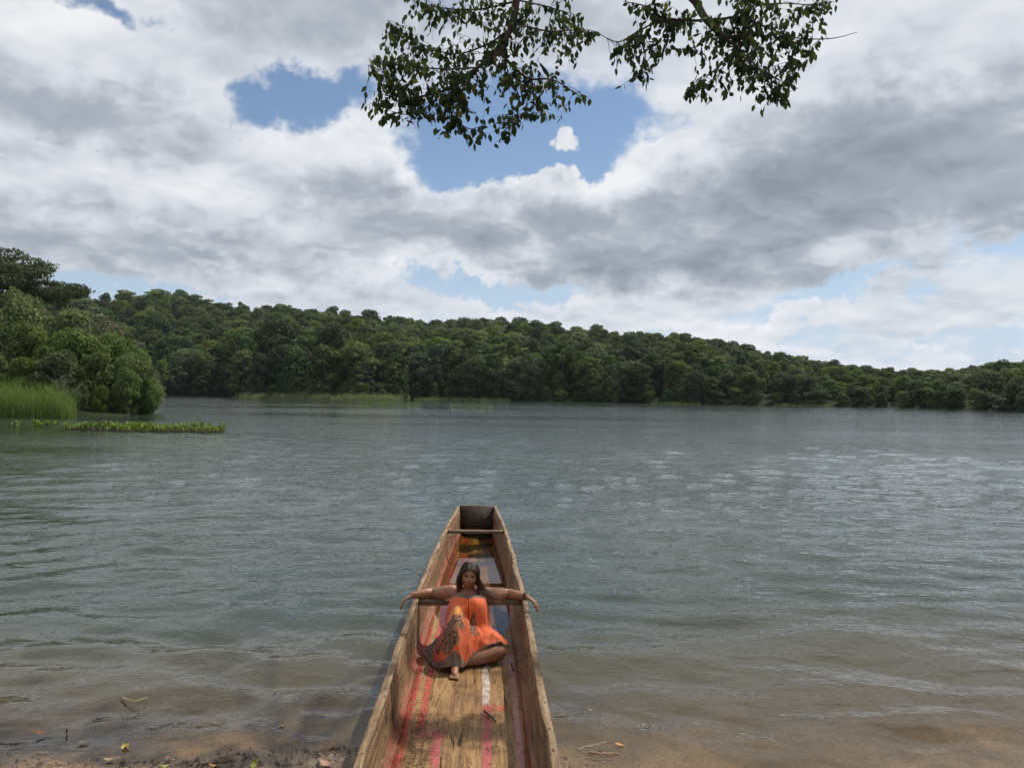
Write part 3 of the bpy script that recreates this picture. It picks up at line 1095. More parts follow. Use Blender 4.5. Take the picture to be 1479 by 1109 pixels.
def twigs(name, h, n, r0, seed, mat, spread=0.9, levels=3):
    """bare branching stems"""
    g = np.random.default_rng(seed)
    B = Bag()

    def grow(p, d, L, r, lv):
        q = [p]
        for s in range(3):
            d = unit(d + g.normal(size=3) * 0.16)
            q.append(q[-1] + d * L / 3)
        B.tube(q, np.linspace(r, r * 0.55, 4), 4 if lv > 1 else 3)
        if lv > 0:
            for c in range(g.integers(3, 6)):
                t = g.integers(1, 4)
                grow(q[t], unit(d + g.normal(size=3) * spread * 0.6 + np.array([0, 0, 0.12])), L * g.uniform(0.45, 0.72), r * 0.5, lv - 1)
    for i in range(n):
        a = i * 2.4
        grow(np.array([math.cos(a) * 0.2, math.sin(a) * 0.2, -0.3]), unit(np.array([math.cos(a) * 0.35, math.sin(a) * 0.35, 1.0])), h * g.uniform(0.45, 0.6), r0, levels)
    return B.mesh(name, mat)


BARE = [twigs('bare_branches', 5.0, 3, 0.045, 41 + i, M_PALE) for i in range(2)]
spots = [  # photo column, photo row of the top, distance, width factor, kind, wording
    (214, 545, 71, 0.55, 0, 'low green bush overhanging the water at the tip of the left bank'),
    (196, 512, 73, 0.9, 1, 'rounded bush just behind the tip of the left bank'),
    (176, 548, 69, 0.75, 2, 'leafy bush over the water beside the tip of the left bank'),
    (170, 482, 78, 1.0, 3, 'tall olive green bush rising behind the tip of the left bank'),
    (138, 508, 71, 1.0, 4, 'large dark green bush in the middle of the left bank'),
    (146, 556, 68, 0.7, 1, 'low dark bush right of the tall grass on the left bank'),
    (118, 552, 68, 0.6, 0, 'small bush touching the right end of the tall grass'),
    (138, 452, 86, 1.1, 'D', 'greyish half bare bush on the skyline of the left bank'),
    (165, 468, 84, 0.7, 'D', 'small greyish dry bush below the skyline of the left bank'),
    (98, 446, 82, 1.2, 2, 'tall green bush under the umbrella tree on the left bank'),
    (88, 505, 72, 1.1, 3, 'dense green bush behind the right half of the tall grass'),
    (62, 446, 86, 1.1, 'D', 'dry brownish bush under the crown of the umbrella tree'),
    (52, 470, 78, 1.1, 4, 'bright green bush left of the dark bushes on the bank'),
    (34, 515, 71, 1.0, 0, 'dark bush behind the left half of the tall grass'),
    (4, 452, 82, 1.2, 1, 'big bush at the left edge below the umbrella tree'),
    (30, 420, 84, 1.0, 0, 'green bush just under the umbrella tree crown at the left edge'),
    (112, 478, 75, 1.0, 1, 'light green bush between the dry bush and the tall grass'),
    (186, 530, 70, 0.8, 4, 'light olive bush near the tip of the left bank'),
    (-6, 512, 71, 1.0, 2, 'bush behind the tall grass at the left edge'),
    (-60, 470, 78, 1.4, 3, 'tall bush hidden just past the left edge'), (-70, 530, 68, 1.1, 4, 'low bush over the water just past the left edge'),
    (-140, 480, 76, 1.4, 0, 'tall bush further past the left edge')]
for px, py, d, wf, kd, lab in spots:
    p = at_y(px, py, d)
    z0 = max(float(land_z(np.array(p.x), np.array(p.y))), -0.1)
    h = max(p.z - z0, 1.2)
    sc = h / 5.0
    sxy = sc * wf * 1.05 if h < 7 else wf * 1.45
    tree('riverside_bush', DRY if kd == 'D' else SHRUBS[kd], STEM, (p.x, p.y, z0 - 0.15), g_.uniform(0, 6.28), (sxy, sxy, sc),
         lab, 'bushes on the left bank', 'bush')
# understory thicket that closes the bank between the bushes
for px, py, d, s_, lab in ((128, 428, 80, 1.3, 'bare grey branching shrub standing on the skyline of the left bank'), (8, 405, 80, 1.2, 'pale bare branched shrub in front of the umbrella tree'),
                           (52, 432, 78, 1.2, 'small bare grey shrub under the umbrella tree'), (92, 520, 67, 0.9, 'bare brownish stems in the middle of the left bank')):
    p = at_y(px, py, d)
    z0 = float(land_z(np.array(p.x), np.array(p.y)))
    e = add('bare_shrub', BARE[int(px) % 2], None, (p.x, p.y, z0), (0, 0, px), ((p.z - z0) / 6.2 * 0.8, (p.z - z0) / 6.2 * 0.8, (p.z - z0) / 6.2))
    tag(e, lab, 'shrub', 'bare shrubs on the left bank')

# the tall umbrella-shaped tree
p = at_y(18, 352, 90)
z0 = float(land_z(np.array(p.x), np.array(p.y)))
H = p.z - z0
ur = bpy.data.objects.new('umbrella_tree', None)
COL.objects.link(ur)
ur.location = (p.x - 0.5, p.y, z0)
tag(ur, 'tall tree with flat layered umbrella crown rising above the left bank', 'tree')
B, lob = Bag(), []
gg = np.random.default_rng(77)
B.tube(catmull([(0, 0, -0.5), (0.4, 0, H * 0.3), (0.2, 0.2, H * 0.55)], 8), np.linspace(0.42, 0.28, 8), 8)
for i in range(22):
    a = i * 2.4
    reach = gg.uniform(1.5, 7.2)
    hz_ = H * (0.98 - 0.26 * (reach / 7.2) ** 1.3 - gg.uniform(0, 0.16))
    tip = np.array([math.cos(a) * reach, math.sin(a) * reach, hz_])
    B.tube(catmull([(0.2, 0.2, H * gg.uniform(0.36, 0.55)), (tip[0] * 0.4, tip[1] * 0.4, H * 0.62), tip - [0, 0, 0.3]], 8), np.linspace(0.17, 0.04, 8), 5)
    for j in range(4):
        o = gg.normal(size=3) * np.array([1.1, 1.1, 0.35])
        s = gg.uniform(0.9, 1.8)
        lob.append((*(tip + o), s, s, s * 0.42))
add('trunk', B.mesh('umbrella_trunk', M_TRUNK), ur)
v, f = leaf_cloud(lob, 32000, 0.27, 55, spread=0.7, up=0.5, zmin=-0.9)
add('crown', mesh_np('umbrella_crown', v, f, M_UMBR), ur)

# ------------------------------------------------------------------ grass, reeds and floating plants
def blades_mesh(name, pts, hmin, hmax, width, seed, mat, lean=0.5, segs=3):
    g = np.random.default_rng(seed)
    n = len(pts)
    h = g.uniform(hmin, hmax, n) * np.clip(0.95 + 0.9 * fbm(pts[:, 0] * 0.9, pts[:, 1] * 0.9 + seed, 3), 0.45, 1.4)
    a = g.uniform(0, 6.28, n)
    ln = g.uniform(0.1, lean, n) * h
    wv = np.stack([np.cos(a + 1.57), np.sin(a + 1.57), np.zeros(n)], 1) * width * g.uniform(0.6, 1.3, n)[:, None]
    V = []
    for s in range(segs + 1):
        t = s / segs
        c = pts + np.stack([np.cos(a) * ln * t ** 2, np.sin(a) * ln * t ** 2, h * (t - 0.22 * t ** 3)], 1)
        ww = wv * (1 - t * 0.92) * 0.5
        V += [c - ww, c + ww]
    V = np.stack(V, 1)
    base = np.arange(n)[:, None] * (2 * segs + 2)
    F = np.concatenate([base + np.array([[2 * s, 2 * s + 1, 2 * s + 3, 2 * s + 2]]) for s in range(segs)])
    return mesh_np(name, V.reshape(-1, 3), F, mat)


M_GRASS = foliage('tall_grass', (0.075, 0.125, 0.028), (0.125, 0.195, 0.044), (0.19, 0.25, 0.075), 0.1, 0.35, 0.495, 0.01)
M_REED = foliage('reed', (0.14, 0.19, 0.055), (0.21, 0.265, 0.085), (0.29, 0.33, 0.13), 0.1, 0.35, 0.49, 0.01)
g_ = np.random.default_rng(61)
pts = []
while len(pts) < 7000:
    px, d = g_.uniform(-140, 112), 60 + 6.5 * g_.random()
    if px > 95 and g_.random() < (px - 95) / 17:
        continue
    p = at_y(px, 600, d)
    pts.append((p.x, p.y, max(float(land_z(np.array(p.x), np.array(p.y))), -0.05)))
tag(add('tall_grass', blades_mesh('tall_grass', np.array(pts), 1.1, 3.2, 0.045, 3, M_GRASS, 0.95, 4)),
    'bright green tall grass clump at the foot of the left bank', 'grass', kind='stuff')
for (x0, x1, dep, hm, n, lab) in ((334, 592, 6, 2.3, 6500, 'pale green reeds along the waterline of the wooded point'),
                                  (598, 738, 4, 1.3, 2200, 'pale green reeds on the far shore beyond the canoe bow'),
                                  (940, 1012, 3, 0.8, 900, 'thin strip of reeds below the hill right of the canoe'),
                                  (1118, 1200, 3, 0.9, 1100, 'strip of pale reeds on the far shore near the right edge')):
    pts = []
    for i in range(n):
        px = g_.uniform(x0, x1)
        a = math.atan2(ray(px, 560).x, ray(px, 560).y)
        r = float(land(np.array(a))[0]) + g_.uniform(-dep, 1.5)
        pts.append((math.sin(a) * r, math.cos(a) * r, -0.05))
    tag(add('shore_reeds', blades_mesh('shore_reeds', np.array(pts), hm * 0.5, hm, 0.12, n, M_REED, 0.5, 2)), lab, 'reeds', kind='stuff')

M_HYA = foliage('water_hyacinth_leaf', (0.10, 0.165, 0.035), (0.17, 0.245, 0.055), (0.25, 0.31, 0.095), 0.05, 0.35, 0.495, 0.01)
M_ROOT = bark('root_mat', (0.045, 0.028, 0.018), (0.14, 0.085, 0.055))


def hyacinth(name, plants, hgt, seed, lab, grp, base=None):
    g = np.random.default_rng(seed)
    e = bpy.data.objects.new(name, None)
    COL.objects.link(e)
    c = plants.mean(0)
    e.location = (c[0], c[1], 0)
    tag(e, lab, 'water plants', grp)
    V, F, n = [], [], 0
    for p in plants:
        q = p - c
        hp = hgt * g.uniform(0.35, 1.2) * (0.75 + 0.5 * g.random())
        for l in range(g.integers(6, 10)):
            a = g.uniform(0, 6.28)
            d = np.array([math.cos(a), math.sin(a), 0])
            s = np.array([-d[1], d[0], 0])
            ln, w_ = hp * g.uniform(0.75, 1.1), hgt * g.uniform(0.17, 0.28)
            b0 = np.array([q[0], q[1], 0.0])
            k1 = b0 + d * ln * 0.22 + [0, 0, ln * 0.45]
            k2 = b0 + d * ln * 0.38 + [0, 0, ln * 0.80]
            k3 = b0 + d * ln * 0.58 + [0, 0, ln * 0.98]
            V += [b0 - s * w_ * 0.1, b0 + s * w_ * 0.1, k1 + s * w_ * 0.14, k1 - s * w_ * 0.14,
                  k2 + s * w_ * 0.55, k2 - s * w_ * 0.55, k3 + s * w_ * 0.12, k3 - s * w_ * 0.12]
            F += [(n, n + 1, n + 2, n + 3), (n + 3, n + 2, n + 4, n + 5), (n + 5, n + 4, n + 6, n + 7)]
            n += 8
    o = add('leaves', mesh_np(name, np.array(V), np.array(F), M_HYA), e)
    o['kind'] = 'stuff'
    if base:
        B = Bag()
        for i in range(base):
            p = plants[g.integers(len(plants))] - c
            a = g.normal(0, 0.35)
            L = g.uniform(0.3, 0.9)
            d = np.array([math.cos(a), math.sin(a), 0])
            q0 = np.array([p[0], p[1] + g.uniform(-0.25, 0.1), 0.02])
            B.tube([q0 - d * L / 2, q0 + [0, 0, 0.02], q0 + d * L / 2], [0.012, 0.022, 0.010], 4)
        r_ = add('roots', B.mesh('hyacinth_roots', M_ROOT), e)
        r_['kind'] = 'stuff'
    return e


def mat_plants(x0, x1, ya, yb, deep, n, seed, gaps=()):
    g = np.random.default_rng(seed)
    out = []
    while len(out) < n:
        px = g.uniform(x0, x1)
        if any(a < px < b for a, b in gaps) and g.random() < 0.85:
            continue
        t = (px - x0) / (x1 - x0)
        p = at_z(px, ya + (yb - ya) * t, 0)
        out.append((p.x, p.y + g.uniform(-0.25, 1) * deep * (0.4 + 0.6 * abs(math.sin(px * 0.11)) ), 0))
    return np.array(out)


hyacinth('hyacinth_mat', mat_plants(138, 314, 621, 624.5, 2.4, 230, 1, ((128, 140), (270, 287))), 0.40, 1, 'long floating mat of bright green water plants off the left bank', 'floating plant mats', 130)
hyacinth('hyacinth_mat', mat_plants(97, 128, 620, 621, 1.6, 45, 2), 0.40, 2, 'short clump of floating water plants left of the long mat', 'floating plant mats', 30)
hyacinth('hyacinth_mat', mat_plants(41, 69, 616, 616, 1.2, 22, 3), 0.36, 3, 'small loose clump of floating plants in front of the tall grass', 'floating plant mats')
hyacinth('hyacinth_mat', mat_plants(75, 80, 616, 616, 0.5, 4, 4), 0.30, 4, 'tiny floating plant between two clumps near the left bank', 'floating plant mats')
hyacinth('hyacinth_mat', mat_plants(17, 24, 617, 617, 0.5, 5, 5), 0.34, 5, 'leftmost tiny floating plant near the left edge', 'floating plant mats')
for x0, x1, yy_, n, lab in ((518, 566, 584, 110, 'leftmost flat floating mat on the open water off the wooded point'), (584, 608, 584.5, 50, 'short floating mat between two longer ones off the wooded point'),
                            (648, 712, 586, 130, 'rightmost floating mat on the open water above the canoe bow')):
    hyacinth('hyacinth_mat', mat_plants(x0, x1, yy_, yy_ + 0.5, 3.0, n, x0), 0.34, x0, lab, 'floating plant mats')

# ------------------------------------------------------------------ the tree whose branches hang into the picture
M_OVER, k = material('overhanging_leaf')
oi_ = k.node('ShaderNodeObjectInfo').outputs['Random']
isl = k.node('ShaderNodeNewGeometry').outputs['Random Per Island']
rv = k.m('FRACT', k.m('ADD', oi_, isl))
lc = k.ramp(rv, [(0.0, (0.012, 0.024, 0.010)), (0.55, (0.022, 0.042, 0.014)), (0.90, (0.050, 0.075, 0.018)), (0.985, (0.13, 0.115, 0.022))])
df = k.pbr(lc, 0.5, spec=0.2)
tl = k.node('ShaderNodeBsdfTranslucent', {'Color': k.mix(0.4, lc, (0.14, 0.19, 0.015))}).outputs[0]
k.out(k.node('ShaderNodeMixShader', {0: 0.30, 1: df, 2: tl}).outputs[0])
M_LIMB = bark('reddish_bark', (0.024, 0.014, 0.011), (0.075, 0.042, 0.032), 0.7)

over = bpy.data.objects.new('overhanging_tree', None)
COL.objects.link(over)
BASE = Vector((5.6, -1.2, float(bed_z(np.array(5.6), np.array(-1.2)))))
over.location = BASE
tag(over, 'broad-leaved tree with two leafy branches hanging into the top of the view', 'tree')
BV = np.array(BASE)


def lp(px, py, d):
    return np.array(at_y(px, py, d)) - BV


def branch(pts, r0, r1, name='branch', sides=7, n=None):
    n = n or max(6, 4 * len(pts))
    P = catmull(pts, n)
    B = Bag()
    B.tube(P, np.linspace(r0, r1, n), sides)
    add(name, B.mesh(name, M_LIMB), over)
    return P


TR = np.array
trunk_p = branch([TR((0, 0, -0.4)), TR((-0.15, 0.6, 2.0)), TR((-0.5, 1.8, 4.4)), TR((-1.0, 3.4, 6.4)), TR((-1.6, 5.2, 8.0))], 0.34, 0.15, 'trunk', 12)
fork = trunk_p[-1]
limbR = branch([fork, lp(1030, -330, 8.6), lp(985, -60, 8.6), lp(1008, 8, 8.6), lp(1030, 40, 8.55), lp(1052, 54, 8.5), lp(1087, 48, 8.5)], 0.075, 0.014, 'limb', 9)
limbL = branch([trunk_p[-3], lp(860, -560, 8.4), lp(765, -140, 8.5), lp(746, 0, 8.5), lp(738, 40, 8.5), lp(722, 76, 8.4)], 0.075, 0.024, 'limb', 9)
limbU = branch([fork, fork + TR((-0.2, 2.2, 1.3)), fork + TR((-0.1, 4.6, 1.7)), fork + TR((-0.3, 7.4, 1.6))], 0.11, 0.03, 'limb', 9)
BR = [  # photo polylines with depth
    ([(722, 76, 8.4), (690, 98, 8.3), (655, 126, 8.2), (600, 141, 8.1), (556, 138, 8.0)], 0.026, 0.006),
    ([(722, 76, 8.4), (745, 100, 8.5), (765, 114, 8.6), (800, 116, 8.6), (838, 140, 8.6)], 0.020, 0.005),
    ([(735, 44, 8.5), (700, 66, 8.6), (650, 78, 8.7), (585, 52, 8.8), (560, 30, 8.8)], 0.013, 0.004),
    ([(742, 34, 8.5), (790, 45, 8.3), (830, 44, 8.2), (862, 50, 8.2)], 0.012, 0.004),
    ([(655, 126, 8.2), (664, 150, 8.1), (663, 178, 8.1), (695, 192, 8.0)], 0.009, 0.003),
    ([(746, 2, 8.5), (690, 14, 8.7), (640, 12, 8.9), (598, 2, 8.9)], 0.013, 0.004),
    ([(690, 98, 8.3), (640, 100, 8.0), (590, 95, 7.9), (548, 90, 7.8)], 0.011, 0.003),
    ([(765, 114, 8.6), (770, 150, 8.5), (745, 175, 8.4), (720, 195, 8.4)], 0.009, 0.003),
    ([(746, 0, 8.5), (790, 10, 8.7), (825, 20, 8.8)], 0.011, 0.004),
    ([(640, 135, 8.2), (600, 165, 8.1), (560, 160, 8.0)], 0.008, 0.003),
    ([(600, 141, 8.1), (560, 108, 8.0), (532, 95, 8.0)], 0.007, 0.002),
    ([(1020, 30, 8.6), (985, 30, 8.4), (958, 28, 8.3), (918, 48, 8.2), (893, 61, 8.2), (864, 49, 8.1)], 0.016, 0.0035),
    ([(1045, 52, 8.5), (1072, 76, 8.4), (1092, 96, 8.3), (1112, 122, 8.2), (1122, 150, 8.2)], 0.014, 0.004),
    ([(1030, 42, 8.55), (1010, 66, 8.5), (976, 73, 8.5)], 0.010, 0.005),
    ([(1025, 30, 8.6), (1070, 26, 8.6), (1112, 42, 8.6), (1150, 55, 8.5), (1200, 56, 8.4), (1238, 47, 8.4)], 0.015, 0.003),
    ([(1072, 76, 8.4), (1045, 92, 8.3), (1020, 112, 8.2), (992, 132, 8.2)], 0.009, 0.003),
    ([(1070, 26, 8.6), (1080, 0, 8.7), (1100, -30, 8.8)], 0.012, 0.006),
    ([(918, 48, 8.2), (932, 78, 8.1), (925, 105, 8.1), (910, 120, 8.1)], 0.008, 0.003),
    ([(1112, 42, 8.6), (1140, 80, 8.5), (1150, 110, 8.4)], 0.008, 0.003),
    ([(1080, 10, 8.7), (1130, 5, 8.8), (1180, 8, 8.8), (1208, 2, 8.8)], 0.010, 0.003),
    ([(958, 28, 8.3), (935, 10, 8.3), (900, 2, 8.3)], 0.009, 0.003),
    ([(1087, 48, 8.5), (1080, 60, 8.5), (1062, 62, 8.5)], 0.008, 0.004),
    ([(1090, 95, 8.3), (1130, 118, 8.2), (1152, 128, 8.2)], 0.007, 0.003)]
paths = []
for pts, r0, r1 in BR:
    paths.append(branch([lp(*p) for p in pts], r0, r1, sides=5))


def inside(poly, x, y):
    c = False
    for i in range(len(poly)):
        (x1, y1), (x2, y2) = poly[i - 1], poly[i]
        if (y1 > y) != (y2 > y) and x < (x2 - x1) * (y - y1) / (y2 - y1) + x1:
            c = not c
    return c


POLY = [[(585, -60), (850, -60), (845, 20), (866, 55), (835, 90), (854, 125), (852, 150), (815, 172), (775, 180), (722, 211), (690, 212), (628, 206), (600, 178), (565, 178), (522, 170),
         (528, 100), (545, 45), (562, 8)],
        [(874, -60), (1240, -60), (1205, 12), (1180, 70), (1172, 110), (1140, 130), (1138, 150), (1100, 162), (1070, 140), (1000, 146), (985, 138), (1010, 85), (965, 70), (955, 110), (905, 132), (880, 122),
         (885, 70), (925, 40), (900, 12)]]


def to_px(p):
    q = RC.transposed() @ (Vector(p + BV) - CAM)
    return W0 / 2 + FPX * q.x / -q.z, H0 / 2 - FPX * q.y / -q.z


# a folded, pointed leaf 1 unit long hanging along -Z
LV = np.array([(0, 0, 0), (-0.27, 0.05, -0.32), (0, -0.02, -0.34), (0.27, 0.05, -0.32), (-0.22, 0.06, -0.62), (0, 0.0, -0.66), (0.22, 0.06, -0.62), (0, 0.05, -1.0)])
LQ = np.array([(1, 4, 5, 2), (2, 5, 6, 3)])
LT = np.array([(0, 1, 2), (0, 2, 3), (4, 7, 5), (5, 7, 6)])
g_ = np.random.default_rng(90)
leaf_list, TW = [], Bag()


def twig(p0, d, L, nleaf, clip=True, size=(0.064, 0.104)):
    q = [p0]
    for s in range(4):
        d = unit(d + g_.normal(size=3) * 0.18 + np.array([0, 0, -0.12]))
        q.append(q[-1] + d * L / 4)
    q = np.array(q)
    if clip and not any(inside(po, *to_px(q[-1])) for po in POLY):
        return
    TW.tube(q, np.linspace(0.0036, 0.0016, 5), 3)
    for i in range(nleaf):
        t = (i + 1) / nleaf * 4
        k0 = min(int(t), 3)
        p = q[k0] + (q[k0 + 1] - q[k0]) * (t - k0)
        if clip and not any(inside(po, *to_px(p)) for po in POLY):
            continue
        az_ = g_.uniform(0, 6.28)
        tilt = abs(g_.normal(0, 0.72))
        R_m = Matrix.Rotation(az_, 3, 'Z') @ Matrix.Rotation(tilt, 3, 'X') @ Matrix.Rotation(g_.uniform(0, 6.28), 3, 'Z')
        leaf_list.append((p, R_m, g_.uniform(*size)))


for P in paths + [limbL[14:], limbR[16:]]:
    n = len(P)
    Ltot = np.linalg.norm(np.diff(P, axis=0), axis=1).sum()
    for j in range(int(Ltot * 47)):
        i = min(int(n * (0.10 + 0.9 * g_.random())), n - 1)
        a = g_.uniform(0, 6.28)
        d = unit(np.array([math.cos(a), g_.normal(0, 0.7), math.sin(a) * 0.8 - 0.25]))
        twig(P[i], d, g_.uniform(0.12, 0.42), g_.integers(3, 8))
n_view = len(leaf_list)
# the crown above the frame; leaf clusters added along sun rays to dapple woman and water
sun = np.array(SUN_DIR)
shade_at = []
for (x, y, z), n in (((-0.38, 7.25, 0.72), 13), ((-0.75, 7.35, 0.5), 10), ((-0.05, 7.3, 0.5), 9), ((-0.62, 6.9, 0.25), 9), ((-0.2, 6.8, 0.25), 8), ((0.05, 6.9, 0.3), 5), ((-1.6, 6.3, 0), 9), ((-2.6, 6.6, 0), 9),
                     ((-1.9, 5.2, 0), 9), ((-3.2, 5.6, 0), 9), ((-0.9, 5.0, 0), 3), ((-4.2, 6.2, 0), 9), ((-2.4, 7.6, 0), 7)):
    zt = 8.6 + 1.4 * g_.random()
    P = np.array((x, y, z)) + sun * ((zt - z) / sun[2]) - BV
    shade_at.append((P, n))
for P, n in shade_at:
    j = int(np.argmin(np.linalg.norm(limbU - P, axis=1)))
    branch([limbU[max(j - 2, 0)], (limbU[j] + P) / 2 + TR((0, 0, 0.25)), P], 0.03, 0.006, sides=5)
    for q in range(n):
        p = P + g_.normal(size=3) * np.array([0.20, 0.20, 0.15])
        twig(p, unit(g_.normal(size=3)), g_.uniform(0.2, 0.45), g_.integers(4, 8), False)
for q in range(260):
    P = (limbU, limbR[:10], limbL[:10], trunk_p[-5:])[q % 4]
    p = P[g_.integers(len(P))] + g_.normal(size=3) * np.array([0.9, 0.7, 0.5])
    if to_px(p)[1] < -40:
        twig(p, unit(g_.normal(size=3)), g_.uniform(0.2, 0.5), g_.integers(4, 8), False)
o = add('twigs', TW.mesh('twigs', M_LIMB), over)
o['kind'] = 'stuff'
LB = Bag()
LB.add(LV, LQ, LT)
leaf_me = LB.mesh('leaf', M_OVER)
order = sorted(range(n_view), key=lambda i: -leaf_list[i][2] + (9 if to_px(leaf_list[i][0])[1] < 6 else 0))
single = set(order[:300])
for i in order[:300]:
    p, R_m, s = leaf_list[i]
    o = add('leaf', leaf_me, over)
    o.matrix_parent_inverse = Matrix.Identity(4)
    o.matrix_basis = Matrix.Translation(p) @ (R_m.to_4x4()) @ Matrix.Scale(s, 4)
LB = Bag()
for i, (p, R_m, s) in enumerate(leaf_list):
    if i not in single:
        LB.add(LV @ (np.array(R_m).T * s) + p, LQ, LT)
o = add('leaves', LB.mesh('leaves', M_OVER), over)
o['kind'] = 'stuff'

# ------------------------------------------------------------------ the woman sitting in the canoe
SEAT = Vector((-0.38, 7.07, 0.062))
person = bpy.data.objects.new('person', None)
COL.objects.link(person)
person.location = SEAT
tag(person, 'woman in an orange patterned dress lounging in the canoe with arms spread along the sides', 'person')


def V3(*a):
    return np.array(a, float)


def capsule(B, pts, radii, n=None, sides=14, curve=True):
    """closed limb through the joints, rounded at both ends"""
    pts, radii = np.asarray(pts, float), np.asarray(radii, float)
    n = n or 6 * len(pts)
    both = catmull(np.hstack([pts, radii[:, None]]), n)
    P, r = both[:, :3], np.maximum(both[:, 3], 0.002)
    d0, d1 = unit(P[0] - P[1]), unit(P[-1] - P[-2])
    caps0 = [(P[0] + d0 * r[0] * math.sin(a), r[0] * math.cos(a)) for a in (1.35, 1.0, 0.5)]
    caps1 = [(P[-1] + d1 * r[-1] * math.sin(a), r[-1] * math.cos(a)) for a in (0.5, 1.0, 1.35)]
    PP = np.vstack([[c[0] for c in caps0], P, [c[0] for c in caps1]])
    RR = np.concatenate([[c[1] for c in caps0], r, [c[1] for c in caps1]])
    B.tube(PP, RR, sides)


def ellipsoid(B, c, r, rot=None, nu=20, nv=14):
    u = np.arange(nu) * 2 * math.pi / nu
    v = np.linspace(0.12, math.pi - 0.12, nv)
    U, Vv = np.meshgrid(u, v, indexing='ij')
    p = np.stack([np.cos(U) * np.sin(Vv) * r[0], np.sin(U) * np.sin(Vv) * r[1], np.cos(Vv) * r[2]], -1).reshape(-1, 3)
    p = np.vstack([p, (0, 0, r[2]), (0, 0, -r[2])])
    q = grid_faces(nu, nv, True)
    i = np.arange(nu)
    j = (i + 1) % nu
    t = np.concatenate([np.stack([i * nv, np.full(nu, nu * nv), j * nv], 1), np.stack([i * nv + nv - 1, j * nv + nv - 1, np.full(nu, nu * nv + 1)], 1)])
    if rot is not None:
        p = p @ np.array(rot).T
    B.add(p + np.asarray(c, float), q[:, ::-1], t[:, ::-1])


body = Bag()
# torso leaning back against the thwart: (centre, half width, half depth)
secs = [((-0.38, 7.07, 0.085), 0.175, 0.13), ((-0.38, 7.07, 0.16), 0.190, 0.140), ((-0.38, 7.10, 0.27), 0.165, 0.125), ((-0.38, 7.15, 0.38), 0.160, 0.115),
        ((-0.38, 7.20, 0.48), 0.168, 0.108), ((-0.38, 7.235, 0.555), 0.172, 0.085), ((-0.379, 7.245, 0.597), 0.12, 0.066), ((-0.378, 7.235, 0.625), 0.058, 0.052),
        ((-0.377, 7.215, 0.665), 0.050, 0.050), ((-0.376, 7.20, 0.70), 0.048, 0.050)]
rows = []
S = catmull(np.array([(*c, a, b) for c, a, b in secs]), 40)
for cx, cy, cz, a, b in S:
    t = np.arange(24) * 2 * math.pi / 24
    rows.append(np.stack([cx + a * np.sign(np.cos(t)) * np.abs(np.cos(t)) ** 0.85, cy + b * np.sin(t), np.full(24, cz) + 0.25 * b * np.sin(t)], 1))
v, q, caps = loft(rows)
c0, c1 = v[:24].mean(0), v[-24:].mean(0)
m_ = len(v)
i_ = np.arange(24)
t_ = np.concatenate([np.stack([(i_ + 1) % 24, i_, np.full(24, m_)], 1), np.stack([m_ - 24 + i_, m_ - 24 + (i_ + 1) % 24, np.full(24, m_ + 1)], 1)])
body.add(np.vstack([v, c0, c1]), q, t_)
for sx in (-1, 1):                                            # bust and shoulders
    ellipsoid(body, (-0.38 + sx * 0.076, 7.115, 0.490), (0.072, 0.068, 0.068))
    ellipsoid(body, (-0.38 + sx * 0.140, 7.245, 0.560), (0.068, 0.062, 0.058))


def hand(B, wrist, dirs, palm_up, side):
    """palm, four fingers of unequal length and a thumb; dirs: pointing direction at palm and finger tips"""
    d0, d1 = unit(V3(*dirs[0])), unit(V3(*dirs[1]))
    n = unit(V3(*palm_up))
    lat = unit(np.cross(d0, n)) * side
    kn = wrist + d0 * 0.082
    for f, (o, L) in enumerate(((-0.034, 0.082), (-0.011, 0.094), (0.013, 0.088), (0.036, 0.068))):
        b = kn + lat * o
        m1 = b + unit(d0 * 0.5 + d1 * 0.5) * L * 0.48
        m2 = m1 + d1 * L * 0.32
        m3 = m2 + unit(d1 * 1.0 - n * 0.25) * L * 0.26
        capsule(B, [wrist + lat * o * 0.55 + d0 * 0.022, b, m1, m2, m3], [0.0120, 0.0115, 0.0092, 0.0084, 0.0070], 16, 8)
    tb = wrist + d0 * 0.022 - lat * 0.022
    capsule(B, [tb, tb - lat * 0.024 + d0 * 0.022, tb - lat * 0.036 + d0 * 0.048 - n * 0.006], [0.013, 0.011, 0.008], 12, 8)
    ellipsoid(B, wrist + d0 * 0.045, (0.036, 0.036, 0.0165), np.stack([lat, d0, n], 1))


for sx in (-1, 1):
    sh, el, wr2 = V3(-0.38 + sx * 0.158, 7.255, 0.562 - 0.010 * sx), V3(-0.38 + sx * 0.345, 7.450, 0.505), V3(-0.38 + sx * 0.545, 7.350, 0.508)
    capsule(body, [sh, sh * 0.55 + el * 0.45 + V3(0, 0, -0.004), el, el * 0.6 + wr2 * 0.4 + V3(0, 0, 0.002), wr2], [0.066, 0.065, 0.052, 0.048, 0.029], 34)
    hand(body, wr2, ((sx * 0.80, -0.40, -0.42), (sx * 0.22, -0.30, -0.93)), (sx * 0.55, 0.05, 0.80), sx)

